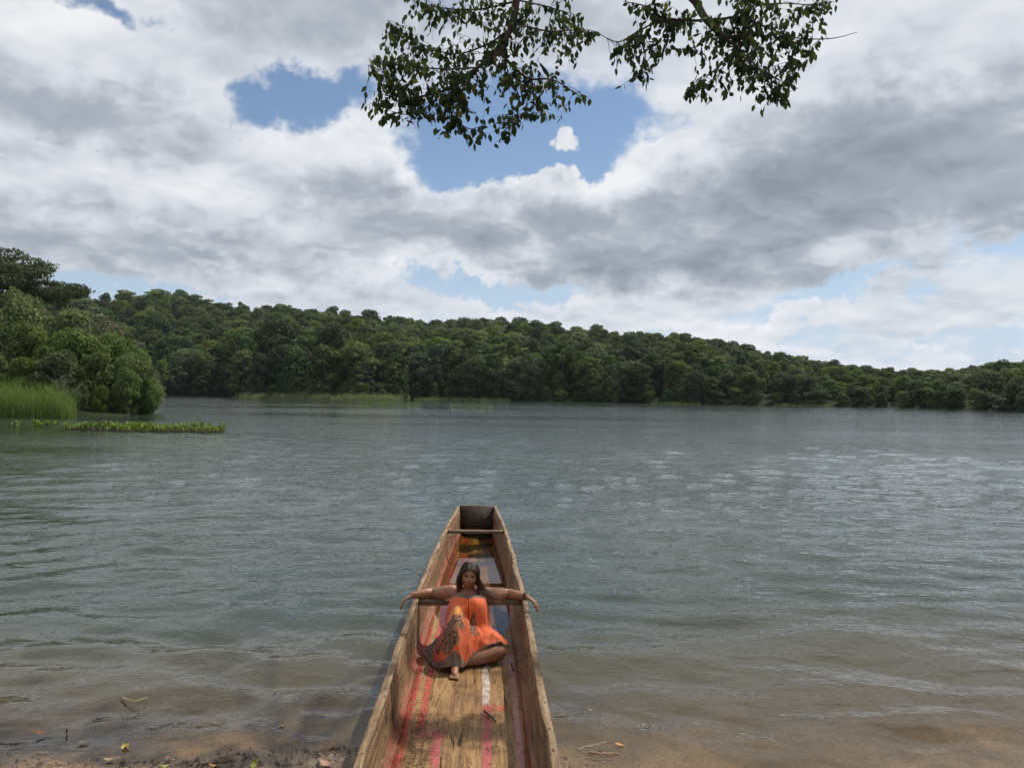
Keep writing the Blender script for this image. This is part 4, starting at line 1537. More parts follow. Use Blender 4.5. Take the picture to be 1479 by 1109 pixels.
# image-left leg: knee raised, foot flat on the boards; image-right leg: folded, shin across
FZ = float(floor_z(-1.5))
capsule(body, [(-0.475, 7.03, 0.175), (-0.46, 6.92, 0.34), (-0.447, 6.815, 0.475), (-0.452, 6.72, 0.38), (-0.456, 6.62, 0.24), (-0.455, 6.545, FZ + 0.062)], [0.098, 0.082, 0.054, 0.055, 0.046, 0.034], 40)
capsule(body, [(-0.455, 6.57, FZ + 0.038), (-0.452, 6.50, FZ + 0.040), (-0.446, 6.425, FZ + 0.024)], [0.034, 0.036, 0.026], 16)
for t in range(5):
    x = -0.482 + 0.0155 * t
    L = (0.030, 0.036, 0.040, 0.044, 0.050)[t]
    r = (0.0085, 0.009, 0.0095, 0.010, 0.0135)[t]
    capsule(body, [(x + 0.004, 6.445, FZ + 0.020), (x, 6.415 - L * 0.35, FZ + 0.018), (x, 6.415 - L * 0.75, FZ + 0.012)], [r, r, r * 0.9], 10, 8)
capsule(body, [(-0.285, 7.03, 0.17), (-0.18, 6.93, 0.17), (-0.092, 6.84, 0.158), (-0.165, 6.785, 0.145), (-0.27, 6.735, 0.125), (-0.36, 6.70, 0.105)], [0.098, 0.090, 0.074, 0.070, 0.056, 0.038], 40)
capsule(body, [(-0.36, 6.70, 0.10), (-0.42, 6.70, 0.095), (-0.50, 6.71, 0.085)], [0.036, 0.034, 0.022], 14)

# head, modelled around its own centre: face towards -Y
HC = V3(-0.375, 7.165, 0.742)
HR = np.array(Matrix.Rotation(rad(6), 3, 'Y') @ Matrix.Rotation(rad(4), 3, 'Z') @ Matrix.Rotation(rad(2), 3, 'X'))
nu, nv = 72, 60
U, Vv = np.meshgrid(np.arange(nu) * 2 * math.pi / nu, np.linspace(0.03, math.pi - 0.03, nv), indexing='ij')
d = np.stack([np.cos(U) * np.sin(Vv), np.sin(U) * np.sin(Vv), np.cos(Vv)], -1).reshape(-1, 3)
hp = d * V3(0.077, 0.094, 0.114)
zz_ = hp[:, 2]
jaw = np.interp(zz_, [-0.115, -0.08, -0.03, 0.03], [0.60, 0.80, 0.97, 1.0])
hp[:, 0] *= jaw
front = np.clip(-hp[:, 1] / 0.06, 0, 1)
hp[:, 1] *= np.where(hp[:, 1] < 0, np.interp(zz_, [-0.115, -0.07, 0.0, 0.06], [1.05, 1.0, 0.97, 0.95]), np.interp(zz_, [-0.115, -0.05, 0.02], [0.45, 0.78, 1.0]))


def bumpf(x0, z0, sx, sz, a):
    global hp
    w_ = np.exp(-((hp[:, 0] - x0) / sx) ** 2 - ((hp[:, 2] - z0) / sz) ** 2) * front
    hp[:, 1] -= a * w_


bumpf(0, -0.004, 0.010, 0.026, 0.010)
bumpf(0, -0.020, 0.015, 0.011, 0.018)
for sx in (-1, 1):
    bumpf(sx * 0.030, 0.013, 0.018, 0.012, -0.010)
    bumpf(sx * 0.030, 0.034, 0.024, 0.009, 0.004)
    bumpf(sx * 0.043, -0.025, 0.022, 0.022, 0.006)
    bumpf(sx * 0.015, -0.021, 0.006, 0.007, 0.005)
bumpf(0, -0.047, 0.022, 0.006, 0.0065)
bumpf(0, -0.060, 0.019, 0.007, 0.0065)
bumpf(0, -0.053, 0.024, 0.003, -0.004)
bumpf(0, -0.095, 0.024, 0.016, 0.008)
hv = np.vstack([hp, (0, 0, 0.114), (0, 0, -0.114)])
i_ = np.arange(nu)
j_ = (i_ + 1) % nu
ht = np.concatenate([np.stack([i_ * nv, np.full(nu, nu * nv), j_ * nv], 1), np.stack([i_ * nv + nv - 1, j_ * nv + nv - 1, np.full(nu, nu * nv + 1)], 1)])
body.add(hv @ HR.T + HC, grid_faces(nu, nv, True)[:, ::-1], ht[:, ::-1])
for sx in (-1, 1):
    ellipsoid(body, V3(sx * 0.078, 0.008, 0.0) @ HR.T + HC, (0.010, 0.020, 0.030))

skin, k = material('tanned_skin')
vc = k.node('ShaderNodeVertexColor', layer_name='tone').outputs[0]
nn = k.noise(k.coord(), 30, 4, 0.6)
k.out(k.pbr(k.mix(k.ss(nn, 0.3, 0.7, 0, 0.25), vc, k.mix(1.0, vc, (0.72, 0.62, 0.55), 'MULTIPLY')), 0.48, k.bump(k.noise(k.coord(), 220, 2), 0.0008), 0.4,
            Subsurface_Weight=0.06, Subsurface_Radius=(0.02, 0.008, 0.004)))
raw = body.mesh('body_raw', skin)
bm = bmesh.new()
bm.from_mesh(raw)
bmesh.ops.recalc_face_normals(bm, faces=bm.faces)
bm.to_mesh(raw)
bm.free()
tmp = add('body_tmp', raw)
rm = tmp.modifiers.new('r', 'REMESH')
rm.mode, rm.voxel_size, rm.use_smooth_shade = 'VOXEL', 0.004, True
sm = tmp.modifiers.new('s', 'SMOOTH')
sm.factor, sm.iterations = 0.5, 3
dg = bpy.context.evaluated_depsgraph_get()
bme = bpy.data.meshes.new_from_object(tmp.evaluated_get(dg))
bpy.data.objects.remove(tmp)
bme.name = 'body'
co_ = np.zeros(len(bme.vertices) * 3, np.float32)
bme.vertices.foreach_get('co', co_)
co_ = co_.reshape(-1, 3)
tone = np.tile(V3(0.31, 0.142, 0.080), (len(co_), 1))
hl = (co_ - HC) @ HR                                         # head coordinates
fr_ = (hl[:, 1] < -0.05) & (np.abs(hl[:, 2]) < 0.12)


def paint(mask, c, f=1.0):
    tone[mask] = tone[mask] * (1 - f) + V3(*c) * f


paint(fr_ & (np.abs(hl[:, 2] + 0.020) < 0.03) & (np.abs(np.abs(hl[:, 0]) - 0.044) < 0.02), (0.31, 0.115, 0.068), 0.5)
paint(fr_ & ((hl[:, 0] / 0.025) ** 2 + ((hl[:, 2] + 0.054) / 0.0105) ** 2 < 1), (0.26, 0.085, 0.065))
for sx in (-1, 1):
    ex = hl[:, 0] - sx * 0.030
    paint(fr_ & ((ex / 0.020) ** 2 + ((hl[:, 2] - 0.013) / 0.010) ** 2 < 1), (0.12, 0.055, 0.035), 0.85)
    paint(fr_ & ((ex / 0.0145) ** 2 + ((hl[:, 2] - 0.012) / 0.0062) ** 2 < 1), (0.035, 0.02, 0.015))
    paint(fr_ & (np.abs(hl[:, 2] - 0.031 + 0.10 * np.abs(ex) * (np.abs(ex) > 0.008)) < 0.0032) & (np.abs(ex) < 0.021), (0.05, 0.028, 0.02))
ca = bme.color_attributes.new('tone', 'FLOAT_COLOR', 'POINT')
ca.data.foreach_set('color', np.hstack([tone, np.ones((len(tone), 1))]).astype(np.float32).ravel())
bme.vertices.foreach_set('co', (co_ - np.array(SEAT, np.float32)).ravel())
bme.materials.clear()
bme.materials.append(skin)
add('body', bme, person)

# ---- hair
M_HAIR, k = material('dark_brown_hair')
tip = k.node('ShaderNodeAttribute', attribute_name='tip').outputs['Fac']
hc_ = k.mix(k.ss(tip, 0.45, 1.0), (0.045, 0.024, 0.015), (0.20, 0.105, 0.058))
k.out(k.pbr(hc_, 0.5, spec=0.3))
HB, tips = Bag(), []
g_ = np.random.default_rng(12)


def to_w(p):
    return np.asarray(p) @ HR.T + HC - np.array(SEAT)


# close cap over the skull, open at the face
capv = hv[:-2].copy() * V3(1.07, 1.06, 1.05)
keepf = []
for f in grid_faces(nu, nv, True)[:, ::-1]:
    c = capv[f].mean(0)
    line = 0.090 - 10.0 * c[0] ** 2 if c[1] < -0.015 else -0.09
    if c[2] > line:
        keepf.append(f)
HB.add(to_w(capv), np.array(keepf))
tips.append(np.zeros(len(capv)))


def strand(pts, r0, r1):
    P = catmull(pts, 22)
    s_ = np.linspace(0, 1, 22)
    a_, ph = g_.uniform(0.003, 0.011), g_.uniform(0, 6.28)
    P[:, 0] += a_ * np.sin(s_ * 17 + ph) * np.clip(s_ * 2 - 0.8, 0, 1)
    P[:, 2] += a_ * np.cos(s_ * 15 + ph) * np.clip(s_ * 2 - 0.8, 0, 1)
    v, q, t = tube(to_w(P), r0 + (r1 - r0) * s_ ** 2, 4)
    HB.add(v, q, t)
    tips.append(np.concatenate([np.repeat(s_, 4), [0, 1]]))


for i in range(1100):
    sx = 1 if g_.random() < 0.60 else -1
    y0 = g_.uniform(-0.086, 0.085)
    zt = 0.120 * math.sqrt(max(0.05, 1 - (y0 / 0.106) ** 2)) + 0.003
    if y0 < -0.05:
        zt = max(zt, 0.088)
    j1, j2, j3 = g_.normal(size=3) * 0.005, g_.normal(size=3) * 0.009, g_.normal(size=3) * 0.018
    p0 = V3(-0.006, y0, zt)
    yf = min(y0, 0.06)
    p1 = V3(sx * 0.048, y0 * 0.97, max(zt * 0.83, 0.074)) + j1
    p2 = V3(sx * 0.080, yf * 0.75 + 0.006, 0.030) + j1
    p3 = V3(sx * 0.088, yf * 0.55 + 0.016, -0.040) + j2
    if sx > 0:
        sp = g_.random()
        p4 = V3(0.100 + 0.035 * sp, 0.012 + y0 * 0.35, -0.098) + j2
        p5 = V3(0.118 + 0.075 * sp, -0.004 + y0 * 0.3, -0.142 - 0.015 * sp) + j3
        p6 = V3(0.130 + 0.185 * sp ** 1.2, -0.025 + y0 * 0.3, -0.165 - 0.055 * g_.random()) + j3 * 1.2
    else:
        p4 = V3(-0.080, 0.030 + y0 * 0.2, -0.098) + j2
        p5 = V3(-0.074, 0.045, -0.140) + j2
        p6 = V3(-0.076, 0.055, -0.18) + j3
    strand([p0, p1, p2, p3, p4, p5, p6], g_.uniform(0.0016, 0.0028), 0.0006)
me = HB.mesh('hair', M_HAIR)
fattr(me, 'tip', np.concatenate(tips))
add('hair', me, person)

# ---- dress
NETS = np.array([
    [(-.545, 7.31, .50), (-.520, 7.15, .560), (-.450, 7.075, .585), (-.38, 7.060, .575), (-.310, 7.075, .585), (-.240, 7.15, .560), (-.215, 7.31, .50)],
    [(-.555, 7.28, .41), (-.535, 7.08, .500), (-.460, 6.990, .535), (-.38, 7.000, .510), (-.300, 6.995, .525), (-.225, 7.08, .490), (-.205, 7.28, .41)],
    [(-.570, 7.23, .28), (-.548, 7.00, .400), (-.466, 6.905, .515), (-.388, 6.945, .405), (-.300, 6.960, .345), (-.205, 7.02, .320), (-.180, 7.20, .25)],
    [(-.610, 7.17, .18), (-.560, 6.88, .370), (-.455, 6.770, .548), (-.364, 6.835, .375), (-.280, 6.890, .292), (-.155, 6.93, .290), (-.085, 7.02, .23)],
    [(-.680, 7.10, .135), (-.590, 6.77, .265), (-.462, 6.635, .430), (-.366, 6.725, .262), (-.285, 6.830, .270), (-.130, 6.875, .278), (-.040, 6.92, .235)],
    [(-.745, 7.04, .110), (-.615, 6.68, .175), (-.472, 6.560, .280), (-.375, 6.640, .170), (-.292, 6.770, .225), (-.115, 6.825, .255), (-.018, 6.865, .222)],
    [(-.785, 6.98, .098), (-.620, 6.59, .095), (-.482, 6.500, .135), (-.385, 6.560, .110), (-.300, 6.705, .160), (-.110, 6.795, .235), (-.008, 6.835, .190)]])
NV, NU = 110, 120
mid = np.stack([catmull(NETS[:, c], NV) for c in range(7)], 1)
net = np.stack([catmull(mid[r], NU) for r in range(NV)], 0)                # (v, u, 3)
du, dv = np.gradient(net, axis=1), np.gradient(net, axis=0)
nrm_ = unit(np.cross(du, dv))
Ug, Vg = np.meshgrid(np.linspace(0, 1, NU), np.linspace(0, 1, NV))
fold = 0.019 * (0.6 - np.abs(np.sin(Ug * 22 + 1.2 * np.sin(Vg * 3.0) + 2.5 * fbm(Ug * 3, Vg * 2, 2))) ** 0.7) * np.clip(Vg * 1.5, 0.2, 1)
fold += 0.010 * np.sin((Ug - 0.33) * 17 / (0.35 + Vg) + 1.0) * np.clip(Vg * 2 - 0.3, 0, 1) * np.clip(1.25 - Vg, 0.2, 1)
fold += 0.014 * fbm(Ug * 7, Vg * 5, 3) + 0.004 * np.sin(Ug * 95 + 5 * fbm(Ug * 5, Vg * 4, 2)) * np.clip(Vg * 1.4, 0.3, 1)
fold -= 0.026 * np.exp(-((Ug - 0.505 - 0.02 * np.sin(Vg * 5)) / 0.014) ** 2) * np.clip(Vg * 5, 0, 1)
fold += 0.016 * np.exp(-((Ug - 0.475 - 0.02 * np.sin(Vg * 5)) / 0.016) ** 2) * np.clip(Vg * 4, 0, 1)
fold -= 0.016 * np.exp(-((Ug - 0.62 - 0.10 * Vg) / 0.012) ** 2) * np.clip(Vg * 2 - 0.2, 0, 1)
fold -= 0.016 * np.exp(-((Ug - 0.26 + 0.10 * Vg) / 0.012) ** 2) * np.clip(Vg * 2 - 0.5, 0, 1)
fold *= 1 - 0.55 * np.exp(-((Ug - 0.34) / 0.06) ** 2 - ((Vg - 0.5) / 0.12) ** 2)
up_ = np.where(nrm_[..., 2:3] + nrm_[..., 1:2] * -1 > 0, 1.0, -1.0)
net = net + nrm_ * up_ * (fold + 0.011)[..., None]
net[..., 2] = np.maximum(net[..., 2], FZ + 0.012 + 0.004 * np.sin(Ug * 60))
dress_m, k = material('orange_print_fabric')
uu = k.node('ShaderNodeAttribute', attribute_name='u').outputs['Fac']
vv = k.node('ShaderNodeAttribute', attribute_name='v').outputs['Fac']
uv = k.comb(uu, vv, 0.0)
wob = k.noise(uv, 9, 3, 0.6, color=True)
uvw = k.v('ADD', uv, k.v('SCALE', k.v('SUBTRACT', wob, (0.5, 0.5, 0.5)), scale=0.09))
uw, vw, _ = k.sep(uvw)


def spot(u0, v0, a, b, tilt=0.0, soft=0.35):
    du_, dv_ = k.m('SUBTRACT', uw, u0), k.m('SUBTRACT', vw, v0)
    c_, s_ = math.cos(rad(tilt)), math.sin(rad(tilt))
    p_ = k.m('MULTIPLY_ADD', du_, c_ / a, k.m('MULTIPLY', dv_, s_ / a))
    q_ = k.m('MULTIPLY_ADD', dv_, c_ / b, k.m('MULTIPLY', du_, -s_ / b))
    return k.ss(k.m('MULTIPLY_ADD', p_, p_, k.m('MULTIPLY', q_, q_)), 1 - soft, 1 + soft, 1, 0)


def any_(*ms):
    r = ms[0]
    for m in ms[1:]:
        r = k.m('MAXIMUM', r, m)
    return r


ORG, COR, SUNLIT_YEL = (0.80, 0.16, 0.05), (0.66, 0.08, 0.06), (0.80, 0.40, 0.07)
col = k.mix(k.ss(uw, 0.08, 0.30, 1, 0), ORG, COR)
col = k.mix(k.m('MULTIPLY', spot(0.345, 0.43, 0.10, 0.15, 0, 0.9), k.ss(k.noise(k.v('MULTIPLY', uv, (26, 6, 1)), 1.0, 3), 0.36, 0.6, 0.25, 1.0)), col, SUNLIT_YEL)  # sunlight on the raised knee, painted as yellow into the fabric colour
cell = k.node('ShaderNodeTexVoronoi', {'Vector': k.v('MULTIPLY', uvw, (1.0, 0.85, 1)), 'Scale': 70.0}, feature='DISTANCE_TO_EDGE').outputs['Distance']
cell2 = k.node('ShaderNodeTexVoronoi', {'Vector': uvw, 'Scale': 85.0}, feature='F1').outputs['Distance']
leop = k.mix(k.ss(cell, 0.16, 0.26), k.mix(k.ss(cell2, 0.22, 0.34), (0.012, 0.008, 0.006), (0.10, 0.04, 0.02)), (0.55, 0.36, 0.20))
area = any_(spot(0.31, 0.62, 0.13, 0.055, -8), spot(0.30, 0.76, 0.075, 0.12, 10), spot(0.60, 0.40, 0.055, 0.17, 14), spot(0.66, 0.56, 0.05, 0.06), spot(0.20, 0.72, 0.05, 0.12, 20))
col = k.mix(k.m('MULTIPLY', area, 0.95), col, leop)
TAN = (0.23, 0.17, 0.125)
edge = any_(k.ss(vw, 0.915, 0.945), k.m('MULTIPLY', k.ss(uw, 0.11, 0.15, 1, 0), k.ss(vw, 0.12, 0.3)), spot(0.36, 0.93, 0.09, 0.065, 0, 0.2), k.ss(vv, 0.045, 0.06, 1, 0))
col = k.mix(edge, col, k.mix(k.ss(k.noise(uv, 70, 3), 0.45, 0.6), TAN, (0.14, 0.10, 0.075)))
weave = k.noise(k.v('MULTIPLY', uv, (320, 320, 1)), 1.0, 2)
df = k.pbr(col, 0.65, k.bump(weave, 0.0006), 0.25, Sheen_Weight=0.15)
tl = k.node('ShaderNodeBsdfTranslucent', {'Color': col}).outputs[0]
k.out(k.node('ShaderNodeMixShader', {0: 0.22, 1: df, 2: tl}).outputs[0])
me = mesh_np('dress', (net - np.array(SEAT)).reshape(-1, 3), grid_faces(NV, NU), dress_m, True)
fattr(me, 'u', Ug.ravel())
fattr(me, 'v', Vg.ravel())
dress = add('dress', me, person)
sd = dress.modifiers.new('thick', 'SOLIDIFY')
sd.thickness, sd.offset = 0.003, 0.0

# dark band on her wrist and a thin necklace pendant
M_BAND, k = material('black_wristband')
k.out(k.pbr((0.012, 0.012, 0.013), 0.4))
wc, wd_ = V3(-0.38 + 0.528, 7.364, 0.512) - np.array(SEAT), unit(V3(0.18, -0.1, -0.02))
B = Bag()
ring = []
e1 = unit(np.cross(wd_, V3(0, 0, 1)))
e2 = np.cross(e1, wd_)
for a in np.linspace(0, 2 * math.pi, 25):
    ring.append(wc + 0.032 * (math.cos(a) * e1 + math.sin(a) * e2))
B.tube(ring, 0.007, 8)
ring2 = [p + wd_ * 0.010 for p in ring]
B.tube(ring2, 0.007, 8)
add('wristband', B.mesh('wristband', M_BAND), person)

# ------------------------------------------------------------------ small things on the bank, on the water and in the boat
def plain(name, c1, c2, rough=0.6, scale=30.0):
    m, k = material(name)
    k.out(k.pbr(k.ramp(k.noise(k.coord(), scale, 4, 0.6), [(0.35, c1), (0.65, c2)]), rough, spec=0.3))
    return m


def leaf_mesh(name, L, w_, curl, mat, seed=0, stem=True):
    """a fallen leaf lying along +X: two curved halves with a midrib fold"""
    n = 9
    t = np.linspace(0, 1, n)
    prof = np.sin(np.pi * t ** 0.85) ** 0.8 * w_ / 2
    g = np.random.default_rng(seed)
    z = curl * L * (t - 0.5) ** 2 * 2
    rows = []
    for i in range(n):
        rows.append([(L * (t[i] - 0.5), s * prof[i], z[i] + 0.25 * abs(s) * prof[i] + 0.06 * L * g.normal() * 0.2 * abs(s)) for s in (-1, -0.5, 0, 0.5, 1)])
    B = Bag()
    B.add(np.array(rows).reshape(-1, 3), grid_faces(n, 5))
    if stem:
        B.tube([(-L * 0.5, 0, z[0]), (-L * 0.72, 0.01 * L, z[0] + 0.03 * L)], [0.0022, 0.0016], 5)
    return B.mesh(name, mat)


M_YEL = plain('yellow_petal', (0.62, 0.47, 0.08), (0.72, 0.60, 0.22), 0.5)
M_ORL = plain('orange_leaf', (0.40, 0.17, 0.045), (0.52, 0.27, 0.09))
M_PKL = plain('pinkish_leaf', (0.30, 0.16, 0.11), (0.42, 0.24, 0.17))
M_TNL = plain('tan_leaf', (0.30, 0.22, 0.10), (0.42, 0.33, 0.17))
M_GRL = plain('yellow_green_leaf', (0.30, 0.33, 0.06), (0.42, 0.42, 0.11))
M_TWG = plain('pale_twig', (0.32, 0.26, 0.17), (0.48, 0.42, 0.30))
M_DTW = plain('dark_twig', (0.035, 0.022, 0.015), (0.09, 0.055, 0.035))


def ground_at(px, py, lift=0.0):
    p = at_z(px, py, 0.0)
    for _ in range(6):
        z = max(float(bed_z(np.array(p.x), np.array(p.y))), 0.0) + lift
        p = at_z(px, py, z)
    return p


LEAVES = [  # column, row, length, width, material, bed?, label
    (158, 1097, 0.085, 0.040, M_TNL, 0, 'tan leaf lying at the water edge left of the yellow flower', 20),
    (243, 1095, 0.06, 0.030, M_PKL, 0, 'pinkish curled leaf on the dark bank right of the yellow flower', 130),
    (236, 1107, 0.06, 0.035, M_GRL, 0, 'small yellow leaf at the bottom edge below the pinkish leaf', 50),
    (308, 1106, 0.07, 0.035, M_ORL, 0, 'orange leaf on the bank under the dark stick', 170),
    (366, 1103, 0.075, 0.042, M_GRL, 0, 'bright green leaf standing on the dark bank', 75),
    (482, 1075, 0.07, 0.035, M_PKL, 0, 'pale pink leaf at the water edge beside the canoe', 15),
    (470, 1103, 0.11, 0.05, M_PKL, 0, 'large pinkish dead leaf on the bank beside the canoe', 160),
    (402, 1099, 0.05, 0.02, M_TNL, 0, 'small tan leaf scrap on the dark bank', 100),
    (407, 1048, 0.05, 0.03, M_TNL, 1, 'small yellowish leaf floating off the bank left of the canoe', 30),
    (57, 1058, 0.08, 0.05, M_ORL, 1, 'orange brown leaf floating near the left edge', 10),
    (120, 1072, 0.085, 0.055, M_TNL, 1, 'olive tan leaf floating near the left edge left of the yellow flower', 5),
    (398, 996, 0.05, 0.025, M_PKL, 1, 'lone pale leaf floating further out left of the canoe', 60),
    (895, 1075, 0.07, 0.026, M_ORL, 1, 'orange leaf floating beside the pale branching twig', -12),
    (814, 1058, 0.06, 0.035, M_ORL, 1, 'orange leaf floating against the right side of the canoe', 20),
    (853, 1025, 0.055, 0.018, M_PKL, 1, 'thin pinkish leaf floating right of the canoe', -35),
    (930, 1046, 0.03, 0.014, M_TNL, 1, 'tiny pale leaf afloat right of the canoe', 5),
    (1316, 999, 0.055, 0.022, M_GRL, 1, 'pale leaf floating alone far to the right', -5)]
for i, (px, py, L, w_, m, fl, lab, rz) in enumerate(LEAVES):
    p = at_z(px, py, 0.004) if fl else ground_at(px, py, 0.012)
    o = add('fallen_leaf', leaf_mesh('fallen_leaf', L, w_, 0.5 if not fl else 0.2, m, i), None, p, (random.uniform(-0.2, 0.2), random.uniform(-0.2, 0.2), rad(rz)))
    if 'standing' in lab:
        o.rotation_euler = (rad(55), rad(-30), rad(rz))
    tag(o, lab, 'leaf', 'fallen leaves')

# fallen yellow flower at the water edge
p = at_z(182, 1080, 0.004)
fl = bpy.data.objects.new('fallen_flower', None)
COL.objects.link(fl)
fl.location, fl.rotation_euler = p, (rad(12), rad(-8), 0)
tag(fl, 'fallen yellow flower floating at the edge of the dark bank', 'flower')
pm = leaf_mesh('petal', 0.040, 0.034, 0.9, M_YEL, 3, False)
for q in range(5):
    a = q * 2 * math.pi / 5
    add('petal', pm, fl, (0.016 * math.cos(a), 0.016 * math.sin(a), 0.004 + 0.001 * q), (0, rad(-22), a))
B = Bag()
B.tube([(0, 0, 0), (0.001, 0, 0.010), (0.003, 0, 0.020)], [0.006, 0.005, 0.002], 7)
add('stamen', B.mesh('stamen', M_ORL), fl)


def stick(name, pts, r0, r1, mat, lab, side=(), grp='sticks and twigs'):
    B = Bag()
    c = np.mean([np.array(q) for q in pts], 0)
    P = catmull([np.array(q) - c for q in pts], 14)
    P += np.random.default_rng(len(lab)).normal(size=P.shape) * r0 * 0.25
    B.tube(P, np.linspace(r0, r1, 14), 6)
    for t, d in side:
        b = P[int(t * 13)]
        B.tube([b, b + np.array(d) * 0.6, b + np.array(d) + np.array([0, 0, -0.004])], [r1 * 0.9, r1 * 0.7, r1 * 0.4], 5)
    o = add(name, B.mesh(name, mat), None, tuple(c))
    tag(o, lab, 'stick', grp)
    return o


stick('twig', [at_z(177, 1007, 0.01), at_z(188, 1012, 0.012), at_z(200, 1011, 0.012), at_z(213, 1006, 0.01)], 0.007, 0.003, M_TNL, 'curved yellowish twig floating out from the bank on the left')
stick('twig', [at_z(52, 1086, 0.006), at_z(70, 1086.5, 0.008)], 0.004, 0.002, M_TWG, 'thin pale straight twig floating near the left edge')
stick('stick', [ground_at(288, 1104, 0.01), ground_at(312, 1101, 0.014), ground_at(335, 1098, 0.01)], 0.008, 0.005, M_DTW, 'dark stick lying on the bank at the bottom left')
stick('twig', [at_z(834, 1082, 0.01), at_z(850, 1077, 0.02), at_z(875, 1071, 0.02)], 0.0055, 0.003, M_TWG, 'pale branching twig afloat right of the canoe',
      [(0.3, (0.01, 0.02, 0.006)), (0.45, (-0.012, -0.016, 0.006)), (0.6, (0.012, 0.018, 0.005)), (0.82, (0.02, -0.03, -0.002)), (0.72, (-0.01, 0.016, 0.005))])
stick('stick', [at_z(851, 1086, 0.004), at_z(868, 1088, 0.006), at_z(893, 1087, 0.004)], 0.008, 0.005, M_PKL, 'smooth pinkish stick at the surface below the branching twig')
stick('stick', [at_z(96, 1056, -0.02), at_z(96.5, 1052.5, 0.03)], 0.006, 0.005, M_DTW, 'short dark stub standing out of the water near the left edge')
for i, (px, py, lab) in enumerate(((1239, 613, 'tiny dark stub poking from the open water at the right'), (336, 598, 'tiny dark branch tip in the water right of the plant mat'))):
    p = at_z(px, py, 0.0)
    s = p.y / 70
    stick('stick', [(p.x - 0.15 * s, p.y, -0.1), (p.x - 0.12 * s, p.y, 0.16 * s)], 0.035 * s, 0.02 * s, M_DTW, lab, [(0.4, (0.22 * s, 0, 0.10 * s)), (0.2, (0.35 * s, 0, 0.12 * s))])

# gravel and leaf crumbs along the water line
g_ = np.random.default_rng(71)
B = Bag()
ico = bmesh.new()
bmesh.ops.create_icosphere(ico, subdivisions=1, radius=1.0)
IV = np.array([v.co[:] for v in ico.verts])
IF = np.array([[v.index for v in f.verts] for f in ico.faces])
ico.free()
for i in range(1500):
    x = g_.uniform(-4.3, 3.6)
    ysh = float(np.interp(x, SHORE_X, SHORE_Y))
    y = ysh - abs(g_.normal(0, 0.35)) + 0.16
    r = 0.004 + 0.010 * g_.random() ** 3
    z = float(bed_z(np.array(x), np.array(y)))
    B.add(IV * r * np.array([1, g_.uniform(0.6, 1), g_.uniform(0.4, 0.8)]) * (1 + 0.12 * g_.normal(size=(len(IV), 1))) + [x, y, z + r * 0.3], None, IF)
M_GRV, k = material('gravel')
isl = k.node('ShaderNodeNewGeometry').outputs['Random Per Island']
k.out(k.pbr(k.ramp(isl, [(0.0, (0.03, 0.022, 0.016)), (0.55, (0.12, 0.085, 0.06)), (0.88, (0.26, 0.17, 0.12)), (0.98, (0.5, 0.44, 0.36))]), 0.55))
tag(add('gravel', B.mesh('gravel', M_GRV, False)), 'fine dark gravel and grit along the edge of the near bank', 'gravel', kind='stuff')
B = Bag()
for i in range(900):
    x = g_.uniform(-4.3, 1.6)
    y = float(np.interp(x, SHORE_X, SHORE_Y)) - abs(g_.normal(0, 0.30)) + 0.02
    z = float(bed_z(np.array(x), np.array(y)))
    L = g_.uniform(0.015, 0.07)
    a = g_.uniform(0, 6.28)
    d = np.array([math.cos(a), math.sin(a), g_.normal() * 0.25])
    s = np.array([-d[1], d[0], g_.normal() * 0.3]) * L * g_.uniform(0.08, 0.45)
    c = np.array([x, y, z + 0.008])
    B.add([c - d * L / 2, c + s / 2 + [0, 0, 0.004], c + d * L / 2, c - s / 2 + [0, 0, 0.004]], [[0, 1, 2, 3]])
M_LIT, k = material('leaf_litter')
isl = k.node('ShaderNodeNewGeometry').outputs['Random Per Island']
k.out(k.pbr(k.ramp(isl, [(0.0, (0.022, 0.014, 0.010)), (0.6, (0.07, 0.042, 0.025)), (0.9, (0.20, 0.115, 0.06)), (0.99, (0.36, 0.26, 0.10))]), 0.7))
tag(add('leaf_litter', B.mesh('leaf_litter', M_LIT, False)), 'dark crumbled leaf litter along the near bank', 'leaf litter', kind='stuff')

# litter inside the boat
B = Bag()
for i in range(420):
    side = g_.random() < 0.72
    x = g_.normal(-0.31, 0.07) if side else g_.uniform(-0.4, 0.42)
    y = g_.uniform(-3.9, -1.25) if side else g_.uniform(-3.9, -0.9)
    if side and g_.random() < 0.5:
        y = g_.normal(-2.9, 0.35)
    x = min(max(x, -0.42), 0.42)
    L = g_.uniform(0.008, 0.05)
    a = g_.uniform(0, 6.28)
    c = np.array(cw(x, y, float(floor_z(y)) + 0.014))
    d = np.array([math.cos(a), math.sin(a), g_.normal() * 0.1]) * L / 2
    B.tube([c - d, c + [0, 0, 0.004] + 0.3 * np.array([-d[1], d[0], 0]), c + d], [0.0016, 0.0022, 0.0010], 3)
tag(add('dry_grass_litter', B.mesh('dry_grass_litter', M_DTW)), 'dark dry plant crumbs scattered on the left of the canoe floor', 'litter', kind='stuff')
fz = lambda px, py: at_z(px, py, 0.095)
stick('stick', [fz(699, 1026), fz(706, 1032), fz(716, 1041)], 0.009, 0.007, M_DTW, 'dark broken stick lying on the canoe floor')
stick('twig', [fz(716, 1042), fz(722, 1047), fz(727, 1054)], 0.004, 0.002, M_TNL, 'thin dry stalk on the canoe floor below the dark stick')

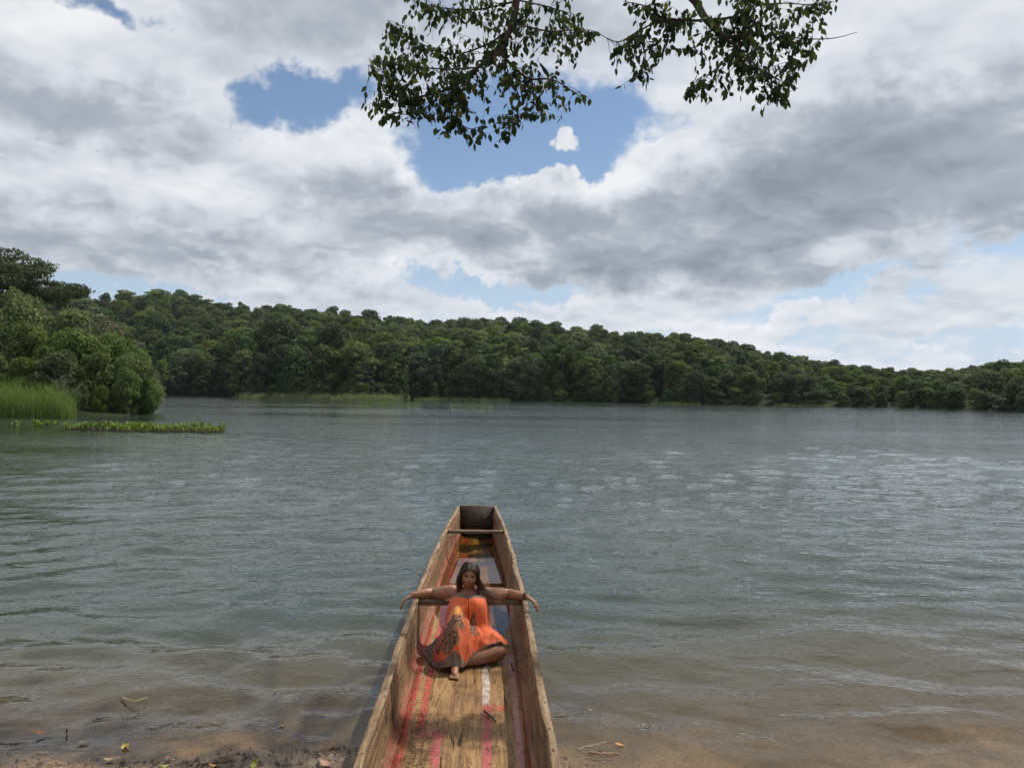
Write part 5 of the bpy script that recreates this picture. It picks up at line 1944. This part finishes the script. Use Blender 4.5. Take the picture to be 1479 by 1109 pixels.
# ------------------------------------------------------------------ birds
M_WBIRD = plain('white_feathers', (0.72, 0.72, 0.70), (0.80, 0.80, 0.78))
M_DBIRD = plain('dark_feathers', (0.02, 0.02, 0.02), (0.05, 0.045, 0.04))
p = at_z(181, 620, 0.0)
eg = bpy.data.objects.new('white_bird', None)
COL.objects.link(eg)
eg.location = (p.x, p.y + 0.3, 0.10)
eg.scale = (0.75, 0.75, 0.75)
tag(eg, 'small white bird perched on the long floating plant mat', 'bird')
B = Bag()
capsule(B, [(0.20, 0, 0.10), (0.08, 0, 0.17), (-0.05, 0, 0.24), (-0.10, 0, 0.31), (-0.08, 0, 0.37), (-0.13, 0, 0.40)], [0.012, 0.062, 0.055, 0.026, 0.020, 0.026], 30, 10)
add('body', B.mesh('egret_body', M_WBIRD), eg)
B = Bag()
B.tube([(-0.15, 0, 0.40), (-0.23, 0, 0.385)], [0.010, 0.002], 6)
add('beak', B.mesh('beak', M_ORL), eg)
for s in (-1, 1):
    B = Bag()
    B.tube([(0.05, s * 0.02, 0.13), (0.06, s * 0.02, 0.0), (0.04, s * 0.02, -0.12)], [0.007, 0.006, 0.006], 5)
    add('leg', B.mesh('leg', M_DBIRD), eg)
for px, py, dd, lab, s in ((141, 219, 62, 'small dark bird flying in front of the clouds on the left', 1.0), (273, 71, 80, 'tiny dark bird high in the sky at the upper left', 0.6), (1384, 118, 80, 'tiny dark bird in the sky at the upper right', 0.6)):
    e = bpy.data.objects.new('flying_bird', None)
    COL.objects.link(e)
    e.location, e.rotation_euler, e.scale = at_y(px, py, dd), (0.3, 0.15, 0.5), (s, s, s)
    tag(e, lab, 'bird', 'birds in the sky')
    B = Bag()
    capsule(B, [(0, -0.13, 0), (0, -0.06, 0.01), (0, 0.06, 0), (0, 0.15, 0)], [0.012, 0.03, 0.026, 0.006], 16, 8)
    add('body', B.mesh('bird_body', M_DBIRD), e)
    for sg in (-1, 1):
        me = mesh_np('wing', [(0, -0.05, 0.01), (0, 0.05, 0.01), (sg * 0.10, 0.05, 0.06), (sg * 0.10, -0.055, 0.07), (sg * 0.24, 0.04, 0.03)], [np.array([(0, 1, 2, 3)]), np.array([(3, 2, 4)])], M_DBIRD)
        wo_ = add('wing', me, e)
        wo_.modifiers.new('t', 'SOLIDIFY').thickness = 0.008

# ------------------------------------------------------------------ thin haze over the lake
hz_m = bpy.data.materials.new('haze')
hz_m.use_nodes = True
k = NT(hz_m.node_tree)
k.out(None, k.node('ShaderNodeVolumePrincipled', {'Color': (0.80, 0.88, 1.0), 'Density': 0.00006, 'Anisotropy': 0.2}).outputs[0])
x0, x1, y0, y1, z0, z1 = -1500, 1500, -60, 1500, -6, 130
hv_ = np.array([(x, y, z) for x in (x0, x1) for y in (y0, y1) for z in (z0, z1)], float)
hf_ = np.array([(0, 1, 3, 2), (4, 6, 7, 5), (0, 4, 5, 1), (2, 3, 7, 6), (0, 2, 6, 4), (1, 5, 7, 3)])
tag(add('haze', mesh_np('haze', hv_, hf_, hz_m)), kind='stuff')
